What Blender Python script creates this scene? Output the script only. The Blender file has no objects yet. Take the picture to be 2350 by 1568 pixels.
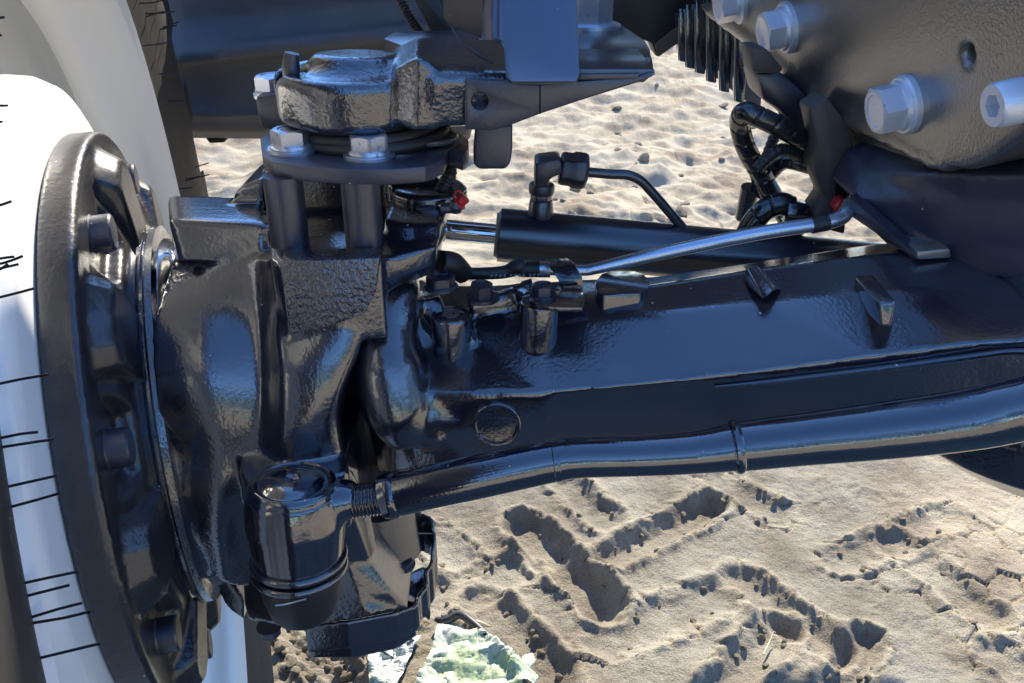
import bpy, bmesh, math, random
import numpy as np
from mathutils import Vector as V, Matrix
random.seed(7)
S = bpy.context.scene
COL = S.collection

# ------------------------------------------------------------------ camera, light, exposure
CAM = V((0.0, -0.62, 1.0)); PITCH = math.radians(27.0); FPX = 2050.0
cd = bpy.data.cameras.new("camera"); cam = bpy.data.objects.new("camera", cd); COL.objects.link(cam)
cam.location = CAM; cam.rotation_euler = (math.radians(90) - PITCH, 0, 0)
cd.sensor_width = 36; cd.lens = 36 * FPX / 2350; cd.clip_start = 0.02; cd.clip_end = 500
cd.dof.use_dof = False
S.camera = cam
SUN_EL, SUN_AZ = math.radians(38), math.radians(12)      # azimuth measured from +Y towards +X
w = bpy.data.worlds.new("World"); S.world = w; w.use_nodes = True
nt = w.node_tree; sky = nt.nodes.new("ShaderNodeTexSky"); sky.sky_type = 'NISHITA'; sky.sun_disc = False
sky.sun_elevation = SUN_EL; sky.sun_rotation = SUN_AZ; sky.air_density = 1.0; sky.dust_density = 0.1; sky.ozone_density = 9.0
nt.links.new(sky.outputs[0], nt.nodes["Background"].inputs[0]); nt.nodes["Background"].inputs[1].default_value = 0.15
sl = bpy.data.lights.new("sun", 'SUN'); sl.energy = 3.6; sl.angle = math.radians(0.6); sl.color = (1.0, 0.91, 0.75)
sun = bpy.data.objects.new("sun", sl); COL.objects.link(sun); sun.location = (3, 3, 6)
sd = V((math.sin(SUN_AZ) * math.cos(SUN_EL), math.cos(SUN_AZ) * math.cos(SUN_EL), math.sin(SUN_EL)))
sun.rotation_euler = sd.to_track_quat('Z', 'Y').to_euler()
S.view_settings.view_transform = 'Standard'; S.view_settings.look = 'None'
S.view_settings.exposure = 1.48; S.view_settings.gamma = 1.0; S.view_settings.use_curve_mapping = False
S.cycles.max_bounces = 8

# ------------------------------------------------------------------ ray helpers (where things stand, measured from the photograph)
CF = V((0, math.cos(PITCH), -math.sin(PITCH))); CU = V((0, math.sin(PITCH), math.cos(PITCH)))
def ray(px, py): return CF + V((1, 0, 0)) * ((px - 1175) / FPX) - CU * ((py - 784) / FPX)
def P(px, py, Y):
    d = ray(px, py); return CAM + d * ((Y - CAM.y) / d.y)
def PZ(px, py, Z):
    d = ray(px, py); return CAM + d * ((Z - CAM.z) / d.z)
def PP(px, py, o, n):
    d = ray(px, py); return CAM + d * ((o - CAM).dot(n) / d.dot(n))
GZ = -0.12
def RAD(px_radius, p): return px_radius / FPX * (V(p) - CAM).dot(CF)

# ------------------------------------------------------------------ materials
def mat(name, col, rough=0.5, metal=0.0, coat=0.0, spec=0.5, ior=1.5, bump=0.0, bscale=200, bump2=0.0, b2scale=30,
        specks=0.0, dust=0.0, dustcol=(0.30, 0.25, 0.19), rvar=0.0, cvar=0.0, col2=None, cscale=12, wear=None, wscale=35, wthr=0.66, coatr=0.09, sheen=0, spk=95, bdist=0.001):
    m = bpy.data.materials.new(name); m.use_nodes = True; n = m.node_tree.nodes; L = m.node_tree.links
    b = n["Principled BSDF"]
    b.inputs["Roughness"].default_value = rough; b.inputs["Metallic"].default_value = metal
    b.inputs["IOR"].default_value = ior; b.inputs["Specular IOR Level"].default_value = spec
    b.inputs["Coat Weight"].default_value = coat; b.inputs["Coat IOR"].default_value = 1.85; b.inputs["Coat Roughness"].default_value = coatr
    tc = n.new("ShaderNodeTexCoord"); co = tc.outputs["Object"]
    def noise(scale, det=4, rg=0.55, dim=None):
        t = n.new("ShaderNodeTexNoise"); t.inputs["Scale"].default_value = scale; t.inputs["Detail"].default_value = det
        t.inputs["Roughness"].default_value = rg; L.new(co, t.inputs["Vector"]); return t.outputs["Fac"]
    def ramp(src, a, c, va=0.0, vb=1.0):
        r = n.new("ShaderNodeMapRange"); r.inputs[1].default_value = a; r.inputs[2].default_value = c
        r.inputs[3].default_value = va; r.inputs[4].default_value = vb; L.new(src, r.inputs[0]); return r.outputs[0]
    def mixc(fac, a, c):
        x = n.new("ShaderNodeMix"); x.data_type = 'RGBA'
        if hasattr(fac, 'links'): L.new(fac, x.inputs[0])
        else: x.inputs[0].default_value = fac
        for i, q in ((6, a), (7, c)):
            if hasattr(q, 'links'): L.new(q, x.inputs[i])
            else: x.inputs[i].default_value = (*q, 1)
        return x.outputs[2]
    def mathn(op, a, c=None):
        x = n.new("ShaderNodeMath"); x.operation = op
        for i, q in ((0, a), (1, c)):
            if q is None: continue
            if hasattr(q, 'links'): L.new(q, x.inputs[i])
            else: x.inputs[i].default_value = q
        return x.outputs[0]
    c = None
    base = col
    if col2 is not None: c = mixc(ramp(noise(cscale, 5), 0.40, 0.62), col, col2)
    elif cvar: c = mixc(ramp(noise(cscale, 5), 0.3, 0.7), [max(0, k * (1 - cvar)) for k in col], [min(1, k * (1 + cvar)) for k in col])
    rsrc = None
    if wear is not None:
        f = ramp(mathn('ADD', noise(wscale, 8, 0.7), 0.0), wthr, wthr + 0.03); c = mixc(f, c if c else base, wear)
    if dust:
        g_ = n.new("ShaderNodeNewGeometry"); sz_ = n.new("ShaderNodeSeparateXYZ"); L.new(g_.outputs["Normal"], sz_.inputs[0])
        f = mathn('MULTIPLY', mathn('MULTIPLY', ramp(noise(9, 8, 0.7), 0.38, 0.72), ramp(sz_.outputs[2], -0.2, 0.9, 0.35, 2.2)), dust); c = mixc(f, c if c else base, dustcol)
        rsrc = mathn('ADD', mathn('MULTIPLY', f, 0.5), rough)
    if specks:
        vo = n.new("ShaderNodeTexVoronoi"); vo.inputs["Scale"].default_value = spk; L.new(co, vo.inputs["Vector"])
        sp = n.new("ShaderNodeSeparateColor"); L.new(vo.outputs["Color"], sp.inputs[0])
        size = ramp(sp.outputs[0], 0.0, 1.0, -0.09, 0.085)
        # stretch specks with a little noise so that they are lint and grit, not discs
        dd = mathn('ADD', vo.outputs["Distance"], mathn('MULTIPLY', mathn('SUBTRACT', noise(900, 2), 0.5), 0.12))
        f = mathn('MULTIPLY', mathn('LESS_THAN', dd, size), specks)
        c = mixc(f, c if c else base, (0.62, 0.58, 0.50))
        rr = mathn('MULTIPLY', f, 0.6)
        rsrc = mathn('ADD', rr, rsrc if rsrc else rough)
    if rvar:
        rv = mathn('MULTIPLY', mathn('SUBTRACT', noise(25, 6), 0.45), rvar); rsrc = mathn('ADD', rv, rsrc if rsrc else rough)
    if c: L.new(c, b.inputs["Base Color"])
    else: b.inputs["Base Color"].default_value = (*base, 1)
    if rsrc: L.new(rsrc, b.inputs["Roughness"])
    h = None
    if bump:
        h = mathn('MULTIPLY', noise(bscale, 3, 0.5), bump)
    if bump2:
        h2 = mathn('MULTIPLY', noise(b2scale, 3, 0.5), bump2); h = mathn('ADD', h, h2) if h else h2
    if h:
        h = mathn('MULTIPLY', h, ramp(noise(6.5, 3), 0.36, 0.62, 0.30, 1.0))
        bp = n.new("ShaderNodeBump"); bp.inputs["Strength"].default_value = 1.0; bp.inputs["Distance"].default_value = bdist
        L.new(h, bp.inputs["Height"]); L.new(bp.outputs[0], b.inputs["Normal"]); L.new(bp.outputs[0], b.inputs["Coat Normal"])
    return m

NAVY = (0.008, 0.009, 0.021)
M = {}
M['gloss'] = mat('gloss_black_paint', NAVY, 0.16, coat=1.0, spec=0.9, ior=1.6, bump=0.22, bscale=380, bump2=0.30, b2scale=80, specks=0.9, rvar=0.10, dust=0.06)
M['cast'] = mat('painted_casting', NAVY, 0.20, coat=1.0, spec=0.9, ior=1.6, bump=0.34, bscale=340, bump2=0.30, b2scale=80, specks=0.9, rvar=0.12, dust=0.05)
M['semi'] = mat('semi_gloss_black', (0.010, 0.012, 0.026), 0.30, coat=0.5, coatr=0.22, spec=0.9, ior=1.6, bump=0.12, bscale=450, specks=0.6, rvar=0.08)
M['speckle'] = mat('coarse_cast_skin', NAVY, 0.18, coat=1.0, spec=0.9, ior=1.6, bump=3.0, bscale=300, bump2=0.5, b2scale=90, specks=0.4, rvar=0.10)
M['rough_cast'] = mat('rough_painted_casting', NAVY, 0.20, coat=1.0, spec=0.9, ior=1.6, bump=0.8, bscale=300, bump2=0.3, b2scale=70, specks=0.6, rvar=0.10, dust=0.05)
M['hub'] = mat('hub_casting', (0.008, 0.008, 0.013), 0.36, coat=0.32, spec=0.7, bump=0.5, bscale=260, bump2=0.8, b2scale=45, specks=0.9, rvar=0.2, dust=0.10, wear=(0.16, 0.10, 0.06), wscale=30, wthr=0.70)
M['satin'] = mat('satin_black_paint', (0.016, 0.019, 0.042), 0.38, spec=1.0, ior=1.6, cvar=.35, cscale=9, bump=0.25, bscale=500, specks=0.8, rvar=0.15, dust=0.08)
M['tube'] = mat('smooth_black_paint', NAVY, 0.10, coat=1.0, spec=0.9, ior=1.6, bump=0.12, bscale=420, bump2=0.12, b2scale=90, specks=0.6, rvar=0.05)
M['blue'] = mat('sheet_metal_paint', (0.018, 0.026, 0.075), 0.32, coat=1.0, coatr=0.30, spec=0.9, ior=1.6, bump=0.05, bscale=600, rvar=0.05, specks=0.4)
M['frame'] = mat('frame_casting_paint', (0.055, 0.047, 0.038), 0.28, spec=1.0, ior=1.7, coat=1.0, coatr=0.30, bump=0.4, bscale=420, bump2=0.15, b2scale=40, specks=0.7, dust=0.45, dustcol=(0.30, 0.225, 0.14), rvar=0.12)
M['zinc'] = mat('zinc_plating', (0.62, 0.66, 0.74), 0.30, metal=0.85, bump=0.15, bscale=700, rvar=0.2, wear=(0.25, 0.26, 0.30), wscale=160, wthr=0.62)
M['dacro'] = mat('silver_zinc_flake', (0.80, 0.82, 0.87), 0.33, metal=0.45, bump=0.3, bscale=900, rvar=0.15, wear=(0.20, 0.21, 0.26), wscale=90, wthr=0.66)
M['chrome'] = mat('chrome_rod', (0.75, 0.78, 0.85), 0.06, metal=1.0)
M['steel'] = mat('steel_pipe', (0.58, 0.64, 0.74), 0.27, metal=0.9, bump=0.1, bscale=500, rvar=0.2)
M['rubber'] = mat('black_rubber', (0.018, 0.018, 0.021), 0.45, spec=0.6, bump=0.3, bscale=300, dust=0.10, specks=0.3)
M['tyre'] = mat('tyre_rubber', (0.028, 0.025, 0.024), 0.62, spec=0.4, bump=0.4, bscale=150, dust=0.18, dustcol=(0.13, 0.10, 0.075), specks=0.4)
M['hair'] = mat('tyre_vent_rubber', (0.012, 0.012, 0.016), 0.5)
M['plastic'] = mat('tank_plastic', (0.13, 0.132, 0.142), 0.65, spec=0.25, bump=0.3, bscale=600, dust=0.25, specks=0.4, rvar=0.1)
M['wrap'] = mat('glossy_wrap_plastic', (0.014, 0.014, 0.017), 0.24, spec=0.8, coat=0.3, bump2=0.3, b2scale=60)
M['white'] = mat('white_rim_paint', (0.86, 0.85, 0.81), 0.30, coat=0.2, bump2=0.4, b2scale=25, specks=0.0, wear=(0.12, 0.08, 0.05), wscale=60, wthr=0.755)
M['red'] = mat('red_plastic', (0.62, 0.02, 0.03), 0.35, coat=0.2)
M['bare'] = mat('bare_machined_iron', (0.42, 0.36, 0.28), 0.55, spec=0.5, bump=0.5, bscale=400, col2=(0.30, 0.26, 0.21), cscale=60)
M['hollow'] = mat('dark_cavity', (0.008, 0.008, 0.010), 0.8, spec=0.2)
M['ringmark'] = mat('threaded_insert', (0.20, 0.15, 0.14), 0.5, metal=0.3)
M['brown'] = mat('dusty_frame_paint', (0.075, 0.062, 0.054), 0.5, spec=0.5, dust=0.3, specks=0.3)
M['print'] = mat('hose_print', (0.30, 0.32, 0.38), 0.6)

# ------------------------------------------------------------------ mesh pieces: (verts, faces)
def prism(A, B):
    n = len(A); v = [tuple(p) for p in A] + [tuple(p) for p in B]
    f = [tuple(range(n))[::-1], tuple(range(n, 2 * n))] + [(i, (i + 1) % n, n + (i + 1) % n, n + i) for i in range(n)]
    return v, f
def prismY(pts, Y0, Y1, z_shift=0.0):
    A = [P(x, y, Y0) for x, y in pts]; return prism(A, [V((p.x, Y1, p.z + z_shift)) for p in A])
def prismZ(pts, Z1, Z0, dy=0.0, dx=0.0):
    A = [PZ(x, y, Z1) for x, y in pts]; return prism(A, [V((p.x + dx, p.y + dy, Z0)) for p in A])
def prismD(A, d): return prism(A, [p + d for p in A])
def loft(secs):
    n = len(secs[0]); v = [tuple(p) for s in secs for p in s]; f = []
    for k in range(len(secs) - 1):
        for i in range(n):
            j = (i + 1) % n; f.append((k * n + i, k * n + j, (k + 1) * n + j, (k + 1) * n + i))
    f.append(tuple(range(n))[::-1]); f.append(tuple((len(secs) - 1) * n + i for i in range(n)))
    return v, f
def upsample(a, n):
    """Catmull-Rom through the rows of a control grid"""
    a = np.asarray(a, float); out = []; q = np.concatenate([2 * a[:1] - a[1:2], a, 2 * a[-1:] - a[-2:-1]])
    for i in range(1, len(q) - 2):
        for k in range(n):
            t = k / n; p0, p1, p2, p3 = q[i - 1], q[i], q[i + 1], q[i + 2]
            out.append(0.5 * (2 * p1 + (p2 - p0) * t + (2 * p0 - 5 * p1 + 4 * p2 - p3) * t * t + (3 * p1 - p0 - 3 * p2 + p3) * t ** 3))
    out.append(a[-1]); return np.array(out)
def relief(rows, Yb, fine=0):
    """a solid whose front is the grid of (px, py, Y) points and whose back is the plane Yb"""
    if fine:
        rows = upsample(rows, fine); rows = np.swapaxes(upsample(np.swapaxes(rows, 0, 1), fine), 0, 1); rows = [[tuple(p) for p in r] for r in rows]
    R = len(rows); C = len(rows[0]); A = [[P(x, y, Y) for x, y, Y in r] for r in rows]
    v = [tuple(p) for r in A for p in r] + [(p.x, Yb, p.z) for r in A for p in r]; o = R * C; f = []
    for i in range(R - 1):
        for j in range(C - 1):
            a, b, c, d = i * C + j, i * C + j + 1, (i + 1) * C + j + 1, (i + 1) * C + j
            f.append((a, d, c, b)); f.append((o + a, o + b, o + c, o + d))
    edge = [(0, j) for j in range(C)] + [(i, C - 1) for i in range(1, R)] + [(R - 1, j) for j in range(C - 2, -1, -1)] + [(i, 0) for i in range(R - 2, 0, -1)]
    for k in range(len(edge)):
        a = edge[k][0] * C + edge[k][1]; e2 = edge[(k + 1) % len(edge)]; b = e2[0] * C + e2[1]
        f.append((a, b, o + b, o + a))
    return v, f
def frame_of(ax):
    ax = V(ax).normalized(); up = V((0, 0, 1)) if abs(ax.z) < 0.9 else V((0, 1, 0))
    u = up.cross(ax).normalized(); return ax, u, ax.cross(u)
def lathe(o, ax, prof, seg=32, rfun=None, ph=0.0, closed=False):
    """prof = [(s, r)] along the axis; rfun(theta, s, r) may modulate r"""
    ax, u, w_ = frame_of(ax); o = V(o); v = []; f = []; idx = []
    for s, r in prof:
        if r <= 1e-6: idx.append([len(v)]); v.append(tuple(o + ax * s)); continue
        ring = []
        for k in range(seg):
            t = 2 * math.pi * k / seg + ph; rr = rfun(t, s, r) if rfun else r
            ring.append(len(v)); v.append(tuple(o + ax * s + (u * math.cos(t) + w_ * math.sin(t)) * rr))
        idx.append(ring)
    for a, b in (zip(idx, idx[1:] + idx[:1]) if closed else zip(idx[:-1], idx[1:])):
        for k in range(seg):
            k2 = (k + 1) % seg
            if len(a) == 1: f.append((a[0], b[k], b[k2]))
            elif len(b) == 1: f.append((a[k], b[0], a[k2]))
            else: f.append((a[k], b[k], b[k2], a[k2]))
    if closed: return v, f
    if len(idx[0]) > 1: f.append(tuple(idx[0]))
    if len(idx[-1]) > 1: f.append(tuple(idx[-1][::-1]))
    return v, f
def cyl(a, b, r, seg=28, r2=None):
    a = V(a); b = V(b); return lathe(a, b - a, [(0, r), ((b - a).length, r if r2 is None else r2)], seg)
def spline(pts, sub=8):
    pts = [V(p) for p in pts]; out = []; q = [pts[0] * 2 - pts[1]] + pts + [pts[-1] * 2 - pts[-2]]
    for i in range(1, len(q) - 2):
        for k in range(sub):
            t = k / sub; a, b, c, d = q[i - 1], q[i], q[i + 1], q[i + 2]
            out.append(0.5 * ((2 * b) + (c - a) * t + (2 * a - 5 * b + 4 * c - d) * t * t + (3 * b - a - 3 * c + d) * t ** 3))
    out.append(pts[-1]); return out
def tube(pts, r, seg=18, sub=8, rfun=None):
    """r: number or list per control point; rfun(length along) multiplies"""
    c = spline(pts, sub) if sub > 1 else [V(p) for p in pts]; n = len(c)
    rs = [r] * n if not isinstance(r, (list, tuple)) else [np.interp(i / (n - 1) * (len(r) - 1), range(len(r)), r) for i in range(n)]
    T = [(c[min(i + 1, n - 1)] - c[max(i - 1, 0)]).normalized() for i in range(n)]
    u = T[0].orthogonal().normalized(); v = []; f = []; L = 0
    for i in range(n):
        u = (u - T[i] * u.dot(T[i])).normalized(); w_ = T[i].cross(u)
        if i: L += (c[i] - c[i - 1]).length
        for k in range(seg):
            t = 2 * math.pi * k / seg; rr = rs[i] * (rfun(L, t) if rfun else 1)
            v.append(tuple(c[i] + (u * math.cos(t) + w_ * math.sin(t)) * rr))
    for i in range(n - 1):
        for k in range(seg):
            k2 = (k + 1) % seg; f.append((i * seg + k, i * seg + k2, (i + 1) * seg + k2, (i + 1) * seg + k))
    f.append(tuple(range(seg))[::-1]); f.append(tuple((n - 1) * seg + k for k in range(seg)))
    return v, f
def hexhead(o, ax, ap, h, flange=0.0, fh=0.0, seg=48, rot=0.0, washer=0.0, recess=True):
    """a hexagon head with chamfered corners (ap = half width across flats), flange disc and dished top"""
    def rh(t): return ap / math.cos(((t - rot) % (math.pi / 3)) - math.pi / 6)
    out = []
    if flange:
        out.append(lathe(o, ax, [(0, flange), (fh * 0.45, flange), (fh, ap * 1.12), (fh + 0.0002, 0)], 40))
    ax_, u, w_ = frame_of(ax); o = V(o); v = []; f = []; rings = []
    for kind in range(5):
        ring = []
        for k in range(seg):
            t = 2 * math.pi * k / seg; r = rh(t)
            if kind == 0: s, rr = fh * 0.5, r
            elif kind == 1: s, rr = h - (r - ap * 0.96) * 0.62, r
            elif kind == 2: s, rr = h, ap * 0.94
            elif kind == 3: s, rr = h, ap * 0.74
            else: s, rr = h - (0.0007 if recess else 0), ap * 0.68
            ring.append(len(v)); v.append(tuple(o + ax_ * s + (u * math.cos(t) + w_ * math.sin(t)) * rr))
        rings.append(ring)
    for a, b in zip(rings[:-1], rings[1:]):
        for k in range(seg): f.append((a[k], b[k], b[(k + 1) % seg], a[(k + 1) % seg]))
    f.append(tuple(rings[0])); f.append(tuple(rings[-1][::-1])); out.append((v, f)); return out
def rbox(c, sx, sy, sz, R=None):
    v = [V((x * sx / 2, y * sy / 2, z * sz / 2)) for x in (-1, 1) for y in (-1, 1) for z in (-1, 1)]
    if R: v = [R @ p for p in v]
    return [tuple(V(c) + p) for p in v], [(0, 1, 3, 2), (4, 6, 7, 5), (0, 4, 5, 1), (2, 3, 7, 6), (0, 2, 6, 4), (1, 5, 7, 3)]

def bm_of(pieces):
    bm = bmesh.new()
    for v, f in pieces:
        vs = [bm.verts.new(p) for p in v]; fs = []
        for q in f:
            try: fs.append(bm.faces.new([vs[i] for i in q]))
            except ValueError: pass
        bmesh.ops.recalc_face_normals(bm, faces=fs)
    return bm
TRACTOR = None
def place(o, parent):
    COL.objects.link(o)
    if parent is not None:
        o.parent = parent
        w_ = V((0, 0, 0)); q = parent
        while q is not None: w_ += q.location; q = q.parent
        o.location = -w_
    return o
def part(name, pieces, m, parent, bevel=0.0, sharp=35, seg=2, label=None, cut=None, wn=True):
    bm = bm_of(pieces); me = bpy.data.meshes.new(name); bm.to_mesh(me); bm.free()
    if cut or bevel:
        o = bpy.data.objects.new('t', me); COL.objects.link(o); cs = []
        if cut:
            for c in cut:
                b2 = bm_of([c]); m2 = bpy.data.meshes.new('c'); b2.to_mesh(m2); b2.free()
                oc = bpy.data.objects.new('c', m2); COL.objects.link(oc); cs.append(oc)
                md = o.modifiers.new('b', 'BOOLEAN'); md.operation = 'DIFFERENCE'; md.object = oc; md.solver = 'EXACT'
        if bevel:
            md = o.modifiers.new('v', 'BEVEL'); md.width = bevel; md.segments = seg; md.limit_method = 'ANGLE'; md.angle_limit = math.radians(30)
        dg = bpy.context.evaluated_depsgraph_get(); dg.update()
        me2 = bpy.data.meshes.new_from_object(o.evaluated_get(dg)); me2.name = name
        for q in [o] + cs: bpy.data.objects.remove(q)
        me = me2
    me.shade_smooth(); me.set_sharp_from_angle(angle=math.radians(sharp))
    me.materials.clear(); me.materials.append(M[m] if isinstance(m, str) else m)
    o = bpy.data.objects.new(name, me)
    if label: o['label'] = label
    return place(o, parent)
def fuse(name, pieces, m, parent, voxel=0.0024, iters=6, label=None, cut=None, disp=0.0):
    """one continuous casting: the pieces are voxel-merged and their joints rounded into fillets"""
    bm = bm_of(pieces); me = bpy.data.meshes.new('tmp'); bm.to_mesh(me); bm.free()
    o = bpy.data.objects.new('tmp', me); COL.objects.link(o); cs = []
    md = o.modifiers.new('r', 'REMESH'); md.mode = 'VOXEL'; md.voxel_size = voxel; md.use_smooth_shade = True
    if cut:
        b2 = bm_of(cut); m2 = bpy.data.meshes.new('c'); b2.to_mesh(m2); b2.free()
        oc = bpy.data.objects.new('c', m2); COL.objects.link(oc); cs.append(oc)
        md = o.modifiers.new('b', 'BOOLEAN'); md.operation = 'DIFFERENCE'; md.object = oc; md.solver = 'FAST' if hasattr(md, 'nope') else 'EXACT'
        md = o.modifiers.new('r2', 'REMESH'); md.mode = 'VOXEL'; md.voxel_size = voxel
    md = o.modifiers.new('s', 'SMOOTH'); md.factor = 0.5; md.iterations = iters
    dg = bpy.context.evaluated_depsgraph_get(); dg.update()
    me2 = bpy.data.meshes.new_from_object(o.evaluated_get(dg)); me2.name = name
    for q in [o] + cs: bpy.data.objects.remove(q)
    me2.shade_smooth(); me2.materials.clear(); me2.materials.append(M[m])
    o = bpy.data.objects.new(name, me2)
    if label: o['label'] = label
    return place(o, parent)
def copy_to(src, loc_from, loc_to, parent, R=None):
    """a copy sharing the mesh, moved (and turned) from one spot to another"""
    c = src.copy(); COL.objects.link(c); c.parent = parent
    w_ = V((0, 0, 0)); q = parent
    while q is not None: w_ += q.location; q = q.parent
    Mx = Matrix.Translation(V(loc_to)) @ (R.to_4x4() if R else Matrix.Identity(4)) @ Matrix.Translation(-V(loc_from))
    c.matrix_basis = Matrix.Translation(-w_) @ Mx
    return c
def tag(o, label, cat, group=None):
    o['label'] = label; o['category'] = cat
    if group: o['group'] = group
    return o

#==GROUND==
# ------------------------------------------------------------------ the ground: one height sheet with tyre prints, cracks and crumbs
def hash2(ix, iy, s):
    h = (ix.astype(np.int64) * 374761393 + iy.astype(np.int64) * 668265263 + s * 1442695041) & 0x7fffffff
    h = ((h ^ (h >> 13)) * 1274126177) & 0x7fffffff; h = h ^ (h >> 16)
    return (h & 0xffffff) / float(0xffffff)
def vnoise(x, y, s=0):
    ix = np.floor(x); iy = np.floor(y); fx = x - ix; fy = y - iy; fx = fx * fx * (3 - 2 * fx); fy = fy * fy * (3 - 2 * fy)
    a = hash2(ix, iy, s); b = hash2(ix + 1, iy, s); c = hash2(ix, iy + 1, s); d = hash2(ix + 1, iy + 1, s)
    return (a * (1 - fx) + b * fx) * (1 - fy) + (c * (1 - fx) + d * fx) * fy
def fbm(x, y, oct=4, s=0, g=0.5):
    t = 0; a = 1; n = 0
    for k in range(oct):
        t = t + a * vnoise(x * 2 ** k + 17.3 * k, y * 2 ** k - 9.1 * k, s + k); n += a; a *= g
    return t / n
def worley(x, y, s=0):
    ix = np.floor(x); iy = np.floor(y); f1 = np.full(x.shape, 9.0); f2 = f1.copy(); cid = np.zeros(x.shape)
    for dx in (-1, 0, 1):
        for dy in (-1, 0, 1):
            cx = ix + dx; cy = iy + dy; qx = cx + hash2(cx, cy, s); qy = cy + hash2(cx, cy, s + 5)
            d = np.hypot(x - qx, y - qy); m = d < f1
            f2 = np.where(m, f1, np.minimum(f2, d)); cid = np.where(m, hash2(cx, cy, s + 11), cid); f1 = np.where(m, d, f1)
    return f1, f2, cid
def axis_steps(lo, a, b, hi, fine, grow):
    mid = list(np.arange(a, b, fine)); l = [a]; st = fine
    while l[-1] > lo: st *= grow; l.append(l[-1] - st)
    r = [b]; st = fine
    while r[-1] < hi: st *= grow; r.append(r[-1] + st)
    return np.array(sorted(set(l[1:])) + mid + r)
xs = axis_steps(-90, -0.55, 1.25, 90, 0.0034, 1.022); ys = axis_steps(-90, 0.30, 1.75, 120, 0.0034, 1.010)
X, Y = np.meshgrid(xs, ys)
def seg_dist(p, q, wob=0.0):
    p = np.array(p); q = np.array(q); d = q - p; L = np.hypot(*d); e = d / L
    u = ((X - p[0]) * e[0] + (Y - p[1]) * e[1]); v = (-(X - p[0]) * e[1] + (Y - p[1]) * e[0])
    if wob: v = v + wob * (vnoise(X * 30, Y * 30, 91) - 0.5)
    ue = np.clip(u, 0, L); return np.hypot(u - ue, v), v, u / L
def G(px, py): p = PZ(px, py, GZ); return (p.x, p.y)
warp = 0.012
XW = X + warp * (fbm(X * 14, Y * 14, 3, 3) - 0.5) * 2; YW = Y + warp * (fbm(X * 14, Y * 14, 3, 33) - 0.5) * 2
H = 0.030 * (fbm(X * 1.6, Y * 1.6, 4, 1) - 0.5) + 0.010 * (fbm(X * 9, Y * 9, 4, 2) - 0.5)
far = np.clip((Y - 1.5) / 1.2, 0, 1)
# churned sand farther off: ridges lying roughly across the view, with clods
rid = 1 - np.abs(2 * fbm(X * 4.2 + 0.6 * Y, Y * 6.5, 3, 8) - 1)
H += far * (0.030 * (rid ** 1.5 - 0.5) + 0.19 * (fbm(X * 1.7 + 0.3 * Y, Y * 2.4, 6, 21, 0.55) - 0.5) + 0.030 * (fbm(X * 9, Y * 12, 4, 22, 0.5) - 0.5))
f1, f2, cid = worley(XW * 7, YW * 7, 40)
H += far * 0.035 * np.clip(cid - 0.72, 0, 1) * 3 * np.clip(1 - f1 * 1.5, 0, 1) ** 0.6
near = 1 - far
groove_w = np.zeros(X.shape); lipmask = np.zeros(X.shape)
grooves = [((1203, 1205), (1385, 1390), 0.026, 0.046), ((1398, 1284), (1630, 1164), 0.021, 0.034), ((1400, 1470), (1640, 1372), 0.028, 0.016),
           ((1300, 1112), (1388, 1192), 0.022, 0.020), ((1110, 1380), (1275, 1560), 0.025, 0.026), ((950, 1385), (1200, 1300), 0.026, 0.016),
           ((1790, 1440), (1660, 1600), 0.022, 0.030), ((1700, 1330), (1905, 1490), 0.022, 0.026), ((1930, 1290), (2180, 1190), 0.021, 0.012),
           ((1985, 1480), (1930, 1580), 0.020, 0.030), ((2060, 1250), (2270, 1420), 0.024, 0.020), ((690, 1440), (800, 1600), 0.024, 0.030),
           ((1000, 1230), (1060, 1290), 0.022, 0.012), ((1650, 1110), (1780, 1180), 0.020, 0.010), ((2290, 1500), (2420, 1600), 0.022, 0.020)]
for a, b, wd, dp in grooves:
    d, v, u = seg_dist(G(*a), G(*b), 0.009); d = d + 0.006 * (fbm(X * 45, Y * 45, 2, 92) - 0.5); dp *= 0.66; wd *= 1.36
    k = np.clip((wd - d) / 0.019, -1, 1); inside = 0.5 + 0.5 * k; inside = inside ** 2 * (3 - 2 * inside)
    H -= dp * inside * (0.85 + 0.25 * np.clip(u, 0, 1)); groove_w = np.maximum(groove_w, inside)
    lip = np.exp(-((d - wd - 0.016) / 0.013) ** 2); H += 0.35 * dp * lip * (0.3 + 1.1 * vnoise(X * 22, Y * 22, 5)); lipmask = np.maximum(lipmask, lip)
# crumbled plates: raised cells with open cracks between them, strongest along the lips
f1, f2, cid = worley(XW * 19, YW * 19, 60); gap = f2 - f1
zone = near * np.clip(lipmask * 1.2 + np.clip(fbm(X * 3.5, Y * 3.5, 3, 77) - 0.50, 0, 1) * 5, 0, 1) * (1 - groove_w)
crk = np.clip(1 - gap / 0.10, 0, 1); H -= 0.009 * zone * crk ** 1.5 * (fbm(X * 12, Y * 12, 2, 14) > 0.44)
H += 0.010 * zone * (cid - 0.4)
f1, f2, cid = worley(XW * 47, YW * 47, 70)
z2 = near * np.clip(lipmask * fbm(X * 10, Y * 10, 2, 71) * 2.4 - 0.5, 0, 1); H += 0.007 * z2 * (cid * 0.9 + 0.3) * np.clip(1.15 - 1.3 * f1, 0, 1)
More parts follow.
